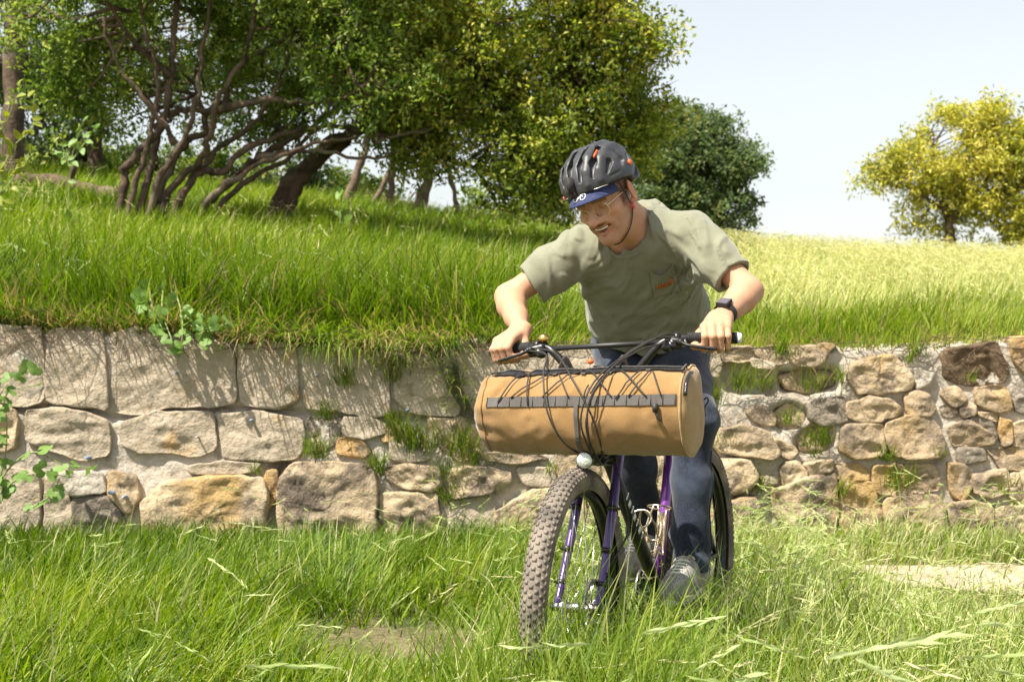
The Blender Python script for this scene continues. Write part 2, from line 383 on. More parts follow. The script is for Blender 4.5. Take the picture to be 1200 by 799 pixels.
for (a, b) in ((-60, -3.55), (3.55, 60)):                                         # the wall runs on beyond both sides
    xx = np.linspace(a, b, 200); zz = np.linspace(-.12, 1.1, 14); X2, Z2 = np.meshgrid(xx, zz)
    Y2 = WALL_Y + .03 * fbm(np.stack([X2 * 2, Z2 * 4, 0 * X2], -1), 4, 41)
    j = (np.arange(13)[:, None] * 200 + np.arange(199)[None]).ravel()
    part('mortar', np.stack([X2, Y2, Z2], -1).reshape(-1, 3), np.stack([j, j + 1, j + 201, j + 200], 1), M['mortar'], wall)

def chaikin(p, n=1, w=.12):
    for _ in range(n):
        q = np.roll(p, -1, 0); p = np.stack([(1 - w) * p + w * q, w * p + (1 - w) * q], 1).reshape(-1, 2)
    return p
def resample(p, d):
    q = np.vstack([p, p[:1]]); s = np.r_[0, np.cumsum(np.linalg.norm(np.diff(q, axis=0), axis=1))]
    n = int(np.clip(s[-1] / d, 22, 72)); t = np.linspace(0, s[-1], n, endpoint=False)
    return np.stack([np.interp(t, s, q[:, 0]), np.interp(t, s, q[:, 1])], 1)
def stone(poly, kind, proud, seed):
    if kind != 'grey' and proud > 0: proud *= .75
    block = kind in ('grey', 'mortar'); rg = np.random.default_rng(seed)
    o = resample(chaikin(wpx(poly), 1, .09), .026); oc = o.mean(0)
    o = oc + (o - oc) * (1 + (.007 if block else .017) / np.maximum(np.linalg.norm(o - oc, axis=1), .03))[:, None]
    jag = np.stack([fbm(np.c_[o * 18, 0 * o[:, 0] + seed], 2, 1), fbm(np.c_[o * 18, 0 * o[:, 0] + seed], 2, 2)], 1)
    w = o + (.006 if block else .009) * jag; c = w.mean(0); n = len(w)
    size = math.sqrt(np.ptp(o[:, 0]) * np.ptp(o[:, 1])); edge = min(.005 if block else .007, size * .06)
    tilt = rg.normal(0, .03, 2); R = np.maximum(np.linalg.norm(w - c, axis=1), 1e-4); m = int(np.clip(size / .022, 4, 13))
    V = []; keep_face = []
    for ins, d in ((0, -.09), (0, min(proud * .6 - .004, proud - .012)), (edge * .5, proud * .93 if proud > 0 else proud - .004), (edge * 1.4, proud)):
        q = c + (w - c) * np.maximum(1 - ins / R, .4)[:, None]; V.append(np.c_[q[:, 0], np.full(n, -d), q[:, 1]])
    for f in np.linspace(1, 0, m + 1)[1:-1]:
        q = c + (w - c) * np.maximum(1 - edge * 1.4 / R, .4)[:, None] * f; V.append(np.c_[q[:, 0], np.full(n, -proud), q[:, 1]])
    V = np.concatenate(V + [np.array([[c[0], -proud, c[1]]])])
    face = np.arange(len(V)) >= 3 * n; half = (np.arange(len(V)) >= 2 * n) & ~face
    sc = np.array([V[:, 0], V[:, 2], V[:, 1] * 0 + seed * 3.1]).T; k3 = lambda a_, b_: sc * np.array([a_, b_, 1])
    ridge = 1 - 2 * np.abs(vnoise(k3(7, 10), seed + 9))                              # broken, hollowed faces
    big = .012 if block else .020
    dep = big * (.9 * vnoise(k3(5, 6), seed) + .55 * ridge - .2) + .6 * big * fbm(k3(20, 24), 2, seed + 3)
    if not block: dep = np.round(dep / .007) * .007 * .55 + dep * .45                  # split in thin beds
    V[:, 1] -= (face + .6 * half) * (dep + tilt[0] * (V[:, 0] - c[0]) + tilt[1] * (V[:, 2] - c[1]))
    V[:, 1] += WALL_Y; K = (len(V) - 1) // n; F = []
    for k in range(K - 1):
        for j in range(n): a_, b_ = k * n + j, k * n + (j + 1) % n; F.append((a_, b_, b_ + n, a_ + n))
    t = (K - 1) * n; F += [(t + j, t + (j + 1) % n, len(V) - 1) for j in range(n)]
    if np.sum(w[:, 0] * np.roll(w[:, 1], -1) - np.roll(w[:, 0], -1) * w[:, 1]) < 0: F = [f[::-1] for f in F]
    st_ = part('stone', V, F, M['mortar'] if kind == 'mortar' else M['stone_' + kind], wall)
for k, (poly, kind, proud) in enumerate(ST): stone(poly, kind, proud, 100 + k)
# flecks of old blue paint on the stones
for (px, py, s) in ((296, 492, 1.2), (332, 414, .8), (135, 576, 1.6), (150, 581, 1.2), (233, 512, .8), (372, 440, .9), (105, 536, 1.6), (208, 437, .9), (478, 480, 1.1)):
    c = wpx([(px, py)])[0]; rg = np.random.default_rng(px); a = np.arange(7) * 2 * math.pi / 7; r = .009 * s * rg.uniform(.5, 1.2, 7)
    V = np.c_[c[0] + r * np.cos(a), np.zeros(7), c[1] + .8 * r * np.sin(a)]
    V = np.r_[V, [[c[0], -.004, c[1]]]]; V[:, 1] += WALL_Y - .060 - (.04 if py > 540 else 0)
    Vb = V.copy(); Vb[:, 1] += .10
    part('paint_fleck', np.r_[V, Vb], [(j, 7, (j + 1) % 7) for j in range(7)] + [(j, (j + 1) % 7, (j + 1) % 7 + 8, j + 8) for j in range(7)], M['paint_blue'], wall)
# ================================================================== TREES
def leaf_mesh(C, n, t, l, w, fold=.25):
    """diamond leaves: centres, normals, directions, lengths, widths -> verts, tris"""
    N = len(C); s = np.cross(n, t); s /= np.linalg.norm(s, axis=1)[:, None] + 1e-9
    n2 = np.cross(t, s); l = l[:, None]; w = w[:, None]
    V = np.stack([C - t * l * .5, C - t * l * .04 + s * w * .5 + n2 * w * fold, C + t * l * .5 - n2 * l * .12, C - t * l * .04 - s * w * .5 + n2 * w * fold], 1).reshape(-1, 3)
    k = np.arange(N)[:, None] * 4
    return V, np.concatenate([k + np.array([[0, 1, 2]]), k + np.array([[0, 2, 3]])], 1).reshape(-1, 3)
def rnd_unit(rg, n):
    v = rg.normal(size=(n, 3)); return v / np.linalg.norm(v, axis=1)[:, None]
def ip(pts, d, Y): return [P(x, y, Y if len(q) == 0 else q[0]) for (x, y, *q) in pts]

def tree(name, label, base, stems, blobs, nleaf, leaf, cols, seed, group=None, barkm='bark', droop=.25, gap=.1, per=16, twl=.28, limbs=40, limb_r=.02, sphere_bias=.33, clump=14, csz=1.):
    """stems: list of (points, r0, r1); blobs: (centre, radii, weight)"""
    rg = np.random.default_rng(seed)
    t = thing(name, base, label, 'tree', group)
    for (pts, r0, r1) in stems:
        sp = spline(pts, 6); sp[2:-1] += rg.normal(0, .012, (len(sp) - 3, 3)); r = np.linspace(r0, r1, len(sp)) * (1 + .10 * rg.normal(size=len(sp)))
        r[0] *= 1.25
        tube('trunk' if r0 > .034 else 'branch', sp, r, M[barkm], t, 9)
    # leaf sprays spread through the crown volume
    wts = np.array([b[2] * b[1][0] * b[1][1] * b[1][2] ** .5 for b in blobs]) ** .8; wts /= wts.sum()
    ns = nleaf // per; idx = rg.choice(len(blobs), ns, p=wts)
    cen = np.array([b[0] for b in blobs])[idx]; rr = np.array([b[1] for b in blobs])[idx]
    u = rnd_unit(rg, ns); rad_ = rg.uniform(0, 1, ns) ** sphere_bias
    C = cen + u * rr * rad_[:, None]
    nc = max(ns // clump, 4); pick_ = rg.choice(ns, nc, False); own = pick_[rg.integers(0, nc, ns)]           # sprays gather in clumps
    C = C[own] + rg.normal(0, 1, (ns, 3)) * A(.17, .17, .10) * csz; u = u[own]; rad_ = rad_[own]
    f = 1.5 / np.mean(rr)
    keep = fbm(C * 1.9, 2, seed) > -gap - .25 + gap * 2.0 * rg.uniform(0, 1, ns) * (rad_ > .55)
    C, u, rad_ = C[keep], u[keep], rad_[keep]; ns = len(C)
    d = u * .8 + rnd_unit(rg, ns) * .7; d[:, 2] -= droop; d /= np.linalg.norm(d, axis=1)[:, None]
    # leaves along each twig
    s = rg.uniform(-.5, .5, (ns, per)); off = rg.normal(0, .040 * twl / .28, (ns, per, 3))
    LC = (C[:, None] + d[:, None] * (s * twl)[..., None] + off).reshape(-1, 3)
    tdir = (np.repeat(d, per, 0) * .7 + rnd_unit(rg, ns * per) * .8); tdir /= np.linalg.norm(tdir, axis=1)[:, None]
    nn = rnd_unit(rg, ns * per) * .8 + A(0, 0, .75); nn /= np.linalg.norm(nn, axis=1)[:, None]
    L = leaf[0] * rg.uniform(.6, 1.3, len(LC)); W = L * leaf[1] * rg.uniform(.8, 1.2, len(LC))
    V, F = leaf_mesh(LC, nn, tdir, L, W)
    pal = np.array(cols); spray = rg.uniform(0, 1, ns) * .6 + .4 * (.5 + .5 * vnoise(C * 1.1, seed + 5))
    k = np.clip(np.repeat(spray, per) + rg.normal(0, .16, len(LC)), 0, .999) * (len(pal) - 1)
    k0 = k.astype(int); fr = (k - k0)[:, None]; col = pal[k0] * (1 - fr) + pal[np.minimum(k0 + 1, len(pal) - 1)] * fr
    col = col * rg.uniform(.8, 1.2, (len(LC), 1))
    part('crown', V, F, M['leaf'], t, smooth=False, cols=np.repeat(col, 4, 0))
    # limbs from the stems out to the sprays, and the sprays' own twigs
    tips = np.concatenate([spline(p, 6)[len(spline(p, 6)) // 2:] for p, _, _ in stems])
    mb = MB()
    for q in C[rg.choice(ns, min(limbs, ns), False)]:
        a = tips[np.argmin(np.linalg.norm(tips - q, axis=1) + rg.uniform(0, .5, len(tips)))]
        if np.linalg.norm(a - q) < .15: continue
        m1 = a * .6 + q * .4 + rg.normal(0, .12, 3); m2 = a * .25 + q * .75 + rg.normal(0, .08, 3)
        sp = spline([a, m1, m2, q], 4); mb.tube(sp, np.linspace(limb_r, .004, len(sp)), 5)
    for k in rg.choice(ns, min(limbs * 6, ns), False):
        mb.tube([C[k] - d[k] * twl * .6, C[k], C[k] + d[k] * twl * .5], [.006, .004, .002], 3, cap=False)
    mb.build('limbs', M[barkm], t, kind='stuff')
    return t
def B(px, py, r, Y, w=1., ry=None, dy=0): 
    """crown lobe: centre pixel, radius in pixels at depth Y"""
    R = r / FPX * Y; return (P(px, py, Y) + A(0, dy, 0), A(R, ry or R * .9, R * .85), w)

OL = [(.06, .105, .018), (.11, .18, .028), (.19, .27, .04), (.30, .37, .065), (.48, .50, .15)]
# the leaning many-stemmed tree on the bank
Y1 = 15.0
def S(pts, Y, r0, r1, dy=0.):
    n = len(pts); return ([P(x, y, Y + dy * i / n) for i, (x, y) in enumerate(pts)], r0, r1)
base1 = P(185, 243, Y1)
def zfix(s, Y):   # plant a stem's foot in the bank
    p = s[0]; f = p[0]; f[2] = hill_z(f[0], f[1]) - .30; p[1][2] -= .10; return s
st1 = [S([(133, 248), (145, 210), (152, 190), (188, 150), (200, 90), (205, 20), (212, -60)], Y1, .05, .024),
       S([(152, 250), (172, 205), (180, 180), (190, 140), (225, 130), (262, 128), (275, 80), (330, 50), (400, 10)], Y1 + .1, .046, .02, .6),
       S([(172, 250), (200, 212), (232, 192), (245, 165), (255, 120), (290, 60), (300, -20)], Y1 + .25, .044, .02, -.5),
       S([(196, 250), (210, 225), (235, 200), (262, 203), (290, 175), (345, 155), (400, 148), (450, 158), (520, 150)], Y1 + .1, .045, .016, .4),
       S([(218, 252), (245, 230), (280, 205), (300, 185), (340, 165), (380, 140), (440, 90), (500, 30)], Y1 + .4, .046, .02, .8),
       S([(165, 250), (188, 208), (215, 170), (240, 150), (230, 90), (262, 30), (280, -50)], Y1 + .5, .05, .02, .8),
       S([(205, 170), (180, 130), (140, 80), (120, 20)], Y1 - .3, .035, .012, -.5), S([(262, 128), (320, 118), (380, 120), (430, 105)], Y1, .04, .012, -.3),
       S([(200, 90), (150, 40), (110, -20)], Y1, .035, .012, -.6), S([(300, 185), (360, 178), (430, 186), (470, 178)], Y1 + .3, .03, .01)]
st1 += [S([(142, 250), (160, 200), (176, 160), (186, 100), (170, 40), (160, -30)], Y1 - .2, .035, .014), S([(185, 251), (215, 215), (250, 180), (300, 140), (330, 90), (350, 20)], Y1 + .1, .04, .015, .4),
        S([(208, 252), (250, 218), (300, 195), (360, 172), (420, 160)], Y1 - .1, .035, .014), S([(160, 250), (190, 195), (222, 150), (232, 100), (240, 40), (255, -30)], Y1 - .2, .038, .014), S([(228, 252), (262, 226), (310, 200), (345, 180), (400, 100), (420, 30)], Y1 + .5, .035, .014)]
for s in st1[:6] + st1[-5:]: zfix(s, Y1)
bl1 = [B(70, 140, 34, Y1 + .2, .6), B(120, 105, 45, Y1 + .2, .6), B(60, 95, 45, Y1 + .4, .8), B(330, 135, 50, Y1 + 1.2, .6), B(235, 150, 38, Y1 + 1.3, .4), B(420, 170, 40, Y1 + .8, .8), B(100, 50, 75, Y1 + .2, .8), B(215, 15, 100, Y1 + 1.1, .6, .7), B(310, 55, 90, Y1 + 1.2, .7, .7), B(250, 100, 55, Y1 + 1.2, .3), B(180, -10, 60, Y1 - .7, .35), B(400, 30, 115, Y1 + .3), B(150, -80, 140, Y1), B(350, -90, 160, Y1 + .4),
       B(395, 110, 70, Y1 + .5, .9), B(60, 30, 60, Y1 + .3, .7), B(150, 120, 55, Y1 + .6, .35), B(260, -160, 150, Y1), B(440, 90, 75, Y1)]
tree('bank_tree', 'dark-leaved tree with many thin leaning stems fanning out of the grassy bank', base1, st1, bl1, 100000, (.063, .47), OL, 1, limbs=170, limb_r=.022, gap=.26)
# second tree, single thick leaning trunk, its crown reaching over to the right behind the rider
Y2 = 16.0
st2 = [S([(312, 250), (328, 225), (345, 208), (378, 185), (410, 160), (450, 120), (510, 60), (560, -20)], Y2, .10, .045, .5),
       S([(330, 250), (340, 228), (362, 195), (390, 165), (440, 150), (500, 140), (580, 110), (660, 70)], Y2 + .1, .085, .03),
       S([(440, 150), (490, 175), (530, 190), (570, 200)], Y2, .05, .015, -.4), S([(510, 60), (600, 20), (690, -20)], Y2, .05, .015)]
for s in st2[:2]: zfix(s, Y2)
bl2 = [B(470, 80, 105, Y2), B(560, 55, 130, Y2), B(510, 155, 60, Y2 - .2, .9), B(600, 175, 70, Y2 - .3), B(650, 110, 100, Y2), B(690, 40, 80, Y2), B(560, -70, 170, Y2), B(715, 95, 62, Y2 + .3),
       B(738, 165, 50, Y2 + .4), B(610, 232, 32, Y2 - .5, .6), B(560, 205, 36, Y2 - .5, .5), B(690, 195, 65, Y2 + .3), B(640, 220, 40, Y2), B(725, 50, 45, Y2, .8), B(700, -30, 70, Y2), B(755, 120, 38, Y2 + .3),
       B(430, 0, 100, Y2), B(520, 232, 22, Y2 - .6, .3), B(775, 75, 22, Y2, .5), B(800, 74, 12, Y2, 1.2)]
OL2 = [(.07, .11, .017), (.14, .205, .028), (.25, .32, .04), (.39, .42, .065), (.56, .52, .12), (.64, .48, .09)]
tree('bank_tree', 'big leafy olive-green tree with one thick leaning trunk reaching over behind the rider', P(320, 245, Y2), st2, bl2, 116000, (.064, .47), OL2, 2, limbs=150, limb_r=.025, gap=.2)
# round dark evergreen on the crest
Y3 = 25.
DK = [(.06, .095, .035), (.095, .14, .05), (.13, .185, .065), (.19, .235, .085), (.33, .32, .10)]
b3 = P(830, 262, Y3); b3[2] = hill_z(b3[0], Y3) - .1
tree('evergreen_tree', 'round dense dark green tree on the crest behind the rider', b3, [([b3, b3 + A(.05, 0, .6), b3 + A(0, .1, 1.6)], .14, .06)],
     [B(800, 185, 52, Y3), B(845, 200, 44, Y3), B(825, 165, 40, Y3), B(868, 215, 30, Y3), B(782, 225, 45, Y3), B(840, 240, 42, Y3), B(872, 245, 22, Y3), B(800, 250, 35, Y3), B(790, 150, 30, Y3), B(885, 190, 12, Y3, 1.5)],
     44000, (.083, .5), DK, 3, limbs=30, gap=.05, twl=.3)
# yellow tree far up on the right
Y4 = 27.
YL = [(.20, .26, .05), (.34, .37, .06), (.50, .47, .08), (.63, .57, .11), (.74, .67, .2)]
b4 = P(1118, 285, Y4); b4[2] = hill_z(b4[0], Y4) - .15
st4 = [([b4, P(1112, 262, Y4), P(1104, 235, Y4), P(1098, 200, Y4), P(1090, 165, Y4)], .10, .03), ([P(1112, 262, Y4), P(1140, 235, Y4), P(1165, 200, Y4)], .07, .02), ([P(1110, 250, Y4), P(1085, 232, Y4), P(1055, 215, Y4), P(1030, 208, Y4)], .045, .012)]
tree('yellow_tree', 'spreading tree with golden yellow foliage on the crest under the open sky', b4, st4,
     [B(1095, 170, 34, Y4), B(1130, 150, 36, Y4), B(1165, 150, 36, Y4), B(1060, 195, 27, Y4, .8), B(1030, 205, 24, Y4, .8), B(1010, 208, 15, Y4, .7), B(1140, 200, 44, Y4), B(1190, 190, 44, Y4), B(1085, 225, 24, Y4, .7),
      B(1062, 245, 14, Y4, .5), B(1045, 155, 17, Y4, .35), B(1050, 138, 8, Y4, .4), B(1150, 245, 32, Y4), B(1195, 240, 36, Y4), B(1150, 266, 26, Y4), B(1195, 268, 28, Y4), B(1078, 258, 18, Y4, .7), B(1120, 272, 20, Y4, .8), B(1170, 282, 22, Y4, .8), B(1100, 215, 30, Y4), B(1210, 275, 26, Y4), B(1220, 160, 44, Y4), B(1245, 210, 50, Y4), B(1115, 255, 22, Y4, .8), B(1100, 130, 20, Y4, .6)],
     58000, (.095, .37), YL, 4, limbs=90, limb_r=.016, gap=.14, twl=.36, droop=.1)
# dark backdrop trees at the far left
Y5 = 21.
def sub(px, py, Y): q = P(px, py, Y); q[2] = hill_z(q[0], Y) - .1; return q
tree('dark_tree', 'dark shaded conifer with a thick upright trunk at the far edge of the bank', sub(14, 180, 20), [([sub(14, 180, 20), P(16, 100, 20), P(20, 0, 20), P(24, -120, 20)], .16, .11)],
     [B(-10, 60, 60, 20.5), B(40, 120, 50, 21), B(-30, -20, 80, 20.5), B(20, 150, 40, 21.5), B(90, 150, 45, 22, .8), B(60, 60, 50, 22)], 22000, (.08, .42), DK[:4], 5, limbs=30)
tree('dark_tree', 'dark green tree standing in shade behind the many-stemmed tree', sub(110, 190, 23), [([sub(110, 190, 23), P(112, 120, 23), P(110, 40, 23)], .12, .06)],
     [B(95, 130, 42, 23), B(60, 100, 60, 23), B(150, 60, 70, 23), B(230, 40, 90, 23.5), B(330, 60, 90, 23.5), B(300, 130, 55, 23.5, .8), B(215, 110, 40, 23.5, .6), B(400, 60, 80, 23.5)], 30000, (.085, .44), DK, 6, limbs=40)
# more thin stems in the fan
# shrubs closing the gap under the crowns at the top of the slope
for k, (px, py, r, Yk) in enumerate([(35, 165, 34, 23), (95, 172, 30, 24), (175, 165, 45, 25), (255, 170, 42, 25), (340, 185, 40, 25), (415, 200, 34, 25.5), (470, 215, 24, 26), (575, 225, 36, 25.5), (640, 235, 34, 26), (130, 135, 42, 26.5), (215, 140, 46, 26.8), (300, 150, 50, 27), (385, 170, 44, 27.2)]):
    b = sub(px, py + r, Yk); R_ = r / FPX * Yk
    tree('background_shrub', ['rounded dark shrub at the top of the slope under the tree crowns', 'pale olive shrub at the top of the slope under the tree crowns'][k % 2], b, [([b, b + A(0, 0, R_ * .5), b + A(.05, 0, R_ * 1.2)], .05, .02)],
         [(b + A(0, 0, R_ * .9), A(R_, R_, R_ * .9), 1), (b + A(R_ * .6, 0, R_ * .5), A(R_ * .7, R_, R_ * .6), 1), (b + A(-R_ * .6, .2, R_ * .6), A(R_ * .7, R_, R_ * .7), 1)], 5500, (.09, .47), DK if k % 2 == 0 else OL, 60 + k, group='shrubs at the top of the slope', limbs=12, gap=.1)
# thin pale trunks standing behind the leaning tree
for k, (x0, y0, x1, y1, r) in enumerate([(398, 226, 432, 158, .07), (452, 228, 462, 160, .06), (482, 230, 512, 165, .10), (425, 228, 470, 170, .05), (540, 236, 520, 178, .05)]):
    Yk = 20.5 + .5 * k; b = sub(x0, y0, Yk)
    tree('slender_tree', 'slender pale-barked tree leaning among others behind the crown of the big leafy tree', b, [([b, b * .5 + P(x1, y1, Yk) * .5 + A(.03, 0, 0), P(x1, y1, Yk), P(x1 + (x1 - x0) * .6, 100, Yk)], r, r * .5)],
         [B(x1 + 15, 115, 42, Yk), B(x1 - 10, 70, 60, Yk), B(x1 + 10, 168, 16, Yk, .25)], 5000, (.085, .44), [(.06, .07, .02), (.12, .12, .035), (.2, .17, .05)], 20 + k, group='slender trunks behind the big tree', barkm='pale_bark', limbs=25)
# ------------------------------------------------------------------ fallen log at the top of the bank
lg = thing('fallen_log', sub(85, 200, 17.2), 'weathered grey-brown log lying across the grass behind the leaning stems', 'log')
a, b = P(22, 183, 17.6), P(140, 207, 17.0)
for q in (a, b): q[2] = hill_z(q[0], q[1]) + .10
sp = spline([a, a * .6 + b * .4 + A(0, 0, .05), a * .3 + b * .7, b], 6)
tube('log', sp, [.085 * (1 + .1 * math.sin(i * 1.7)) for i in range(len(sp))], M['bark'], lg, 12)
tube('stub', [sp[8], sp[8] + A(.1, -.1, .25)], [.05, .03], M['bark'], lg, 8)

# ------------------------------------------------------------------ broad-leaved plants (each leaf its own piece)
def lobed(n=5, r=1.):
    a = np.linspace(-2.6, 2.6, 31); rr = r * (.62 + .30 * np.abs(np.cos(a * n / 2.6 * .5 * math.pi / 1.57)))
    V = [[0, 0, 0]] + [[q * math.cos(t), q * math.sin(t), .10 * q * math.cos(3 * t) - .12 * q * q] for t, q in zip(a, rr)]
    return np.array(V) + A(.55 * r, 0, 0), [(0, i, i + 1) for i in range(1, 31)]
def ovate():
    t = np.linspace(0, 1, 8); w = .30 * np.sin(t * math.pi) ** .8 * (1 - .25 * t)
    V = np.concatenate([np.c_[t, w, .25 * w - .22 * t * t], np.c_[t, -w, .25 * w - .22 * t * t], np.c_[t, 0 * w, -.22 * t * t]])
    F = [(16 + i, 16 + i + 1, i + 1, i) for i in range(7)] + [(8 + i, 8 + i + 1, 16 + i + 1, 16 + i) for i in range(7)]
    return V, F
M['mallow'] = mat('mallow_leaf', (.14, .25, .05), .5, noise=(20., (.22, .34, .08), .4, .7), transl=.3, bump=(60, .3, .004))
M['sapling'] = mat('sapling_leaf', (.22, .28, .03), .5, noise=(6., (.45, .36, .03), .5, .7), transl=.4)
M['stem'] = mat('green_stem', (.20, .25, .08), .6)
V, F = lobed(); LOB = mesh_data('lobed_leaf', V, F, M['mallow'])
V, F = ovate(); OVA = mesh_data('ovate_leaf', V, F, M['sapling']); OVG = mesh_data('ovate_leaf', V, F, M['mallow'])
def leaf_obj(me, parent, pos, size, dirn, nor):
    t = nrm(dirn); n = nrm(nor - t * np.dot(nor, t)); s = np.cross(n, t)
    o = bpy.data.objects.new('leaf', me); COL.objects.link(o); o.parent = parent
    m = Matrix(np.stack([t, s, n], 1).tolist()).to_4x4() @ Matrix.Scale(size, 4); m.translation = Vector(pos - ORG[parent]); o.matrix_local = m
def leafy(name, label, cat, stems, me, size, nper, seed, Yoff=0., up=.3):
    rg = np.random.default_rng(seed); t = thing(name, stems[0][0], label, cat)
    for pts in stems:
        sp = spline(pts, 6); tube('stem', sp, np.linspace(.006, .002, len(sp)) * (1 if size < .12 else 1.6), M['stem'], t, 5)
        for k in range(nper):
            q = sp[int((k + 1) / nper * (len(sp) - 1))]
            d = nrm(rg.normal(size=3) + A(0, -.6, .1)); leaf_obj(me, t, q + rg.normal(0, .012, 3), size * rg.uniform(.55, 1.15), d, A(0, -1., up + .4) + rg.normal(0, .45, 3))
    return t
wy = WALL_Y - .13
leafy('mallow_plant', 'lobed-leaf green plant trailing over the top edge of the wall blocks', 'plant',
      [[P(192, 330, 8.3), P(190, 365, 8.0), P(200, 395, wy), P(206, 415, wy)], [P(175, 335, 8.3), P(178, 360, 8.0), P(190, 385, wy)], [P(205, 340, 8.3), P(212, 365, 8.0), P(214, 390, wy), P(210, 418, wy)],
       [P(212, 365, 8.), P(235, 385, wy), P(250, 385, wy), P(270, 378, wy)], [P(220, 380, 8.), P(240, 392, wy), P(246, 405, wy)], [P(160, 345, 8.3), P(165, 360, 8.)]], LOB, .05, 9, 31)
wy2 = WALL_Y - .35
leafy('mallow_plant', 'sprawling green plant with lobed leaves at the foot of the grey blocks', 'plant',
      [[P(-12, 590, wy2), P(10, 550, wy2), P(40, 530, wy2), P(75, 545, wy2), P(110, 548, wy2)], [P(0, 590, wy2), P(15, 565, wy2), P(50, 555, wy2), P(85, 560, wy2)], [P(-10, 590, wy2), P(5, 540, wy2), P(8, 500, wy2), P(5, 470, wy2)],
       [P(-12, 560, wy2), P(0, 450, wy2), P(25, 442, wy2), P(45, 428, wy2)], [P(-10, 560, wy2), P(0, 462, wy2), P(35, 458, wy2)], [P(30, 600, wy2), P(60, 580, wy2), P(70, 560, wy2)]], LOB, .05, 7, 32)
leafy('sapling', 'young sapling with large yellow-green leaves at the edge of the bank', 'sapling',
      [[sub(-4, 320, 10.4), P(2, 200, 10.4), P(6, 150, 10.4), P(28, 95, 10.4)], [P(2, 200, 10.4), P(18, 170, 10.4), P(38, 150, 10.4), P(40, 110, 10.4)], [P(0, 230, 10.4), P(22, 200, 10.4), P(34, 180, 10.4)], [P(2, 240, 10.4), P(-2, 180, 10.4), P(10, 125, 10.4)]], OVA, .095, 16, 33)
leafy('weed_plant', 'small broad-leaved weed standing in the grass before the fallen log', 'plant',
      [[sub(80, 255, 13), P(82, 200, 13), P(90, 165, 13), P(98, 140, 13)], [P(84, 190, 13), P(105, 160, 13), P(112, 148, 13)], [P(82, 195, 13), P(72, 170, 13)]], OVG, .10, 7, 34)
leafy('weed_plant', 'low broad-leaved weed beside the foot of the thick leaning trunk', 'plant',
      [[sub(398, 245, 15), P(400, 228, 15), P(405, 218, 15)], [sub(398, 245, 15), P(412, 228, 15)]], OVG, .14, 4, 35)
# ================================================================== BICYCLE
def yaw_axes(deg):
    s, c = math.sin(rad(deg)), math.cos(rad(deg)); return A(-s, -c, 0), A(c, -s, 0)      # forward, rider's left
Ff, Lf = yaw_axes(21.0); Fr, Lr = yaw_axes(23.5); UP = A(0, 0, 1)
HUB_F = A(.173, 4.0, .37); WB = 1.12
HUB_R = HUB_F - WB * Fr; BBK = HUB_R + .43 * Fr; BBK[2] = .31
M['rubber'] = mat('tyre_rubber', (.085, .073, .062), .9, noise=[(14., (.22, .185, .15), .36, .62), (60., (.26, .22, .17), .55, .8)], spec=.3)
M['black'] = mat('black_metal', (.012, .012, .012), .35, noise=(40., (.05, .045, .04), .6, .8))
M['blacksatin'] = mat('black_satin', (.018, .018, .018), .5, noise=(60., (.07, .06, .05), .6, .8))
M['grip'] = mat('grip_rubber', (.02, .02, .02), .8, bump=(200, .4, .002))
M['purple'] = mat('purple_paint', (.06, .028, .135), .3, metal=.35, noise=[(30., (.05, .02, .12), .5, .7), (14., (.28, .22, .25), .66, .8)], coat=.6)
M['violet'] = mat('violet_paint', (.20, .05, .30), .28, metal=.3, noise=(14., (.35, .22, .35), .62, .8), coat=.6)
M['steel'] = mat('steel', (.62, .6, .57), .28, metal=1., noise=(30., (.35, .3, .25), .5, .75))
M['brass'] = mat('brass', (.75, .5, .16), .25, metal=1.)
M['cagegold'] = mat('cage_wire', (.72, .6, .45), .3, metal=1.)
M['lens'] = mat('lamp_lens', (.75, .78, .72), .08, noise=(60., (.3, .36, .28), .4, .7), bump=(90, .6, .01), coat=1.)
M['orange'] = mat('orange_plastic', (.8, .13, .03), .4)
M['whitep'] = mat('white_plastic', (.75, .75, .73), .4)
bike = thing('bicycle', (HUB_F[0], HUB_F[1], 0), 'dirty purple steel bicycle with knobbly tyres under the rider, half hidden in tall grass', 'bicycle')

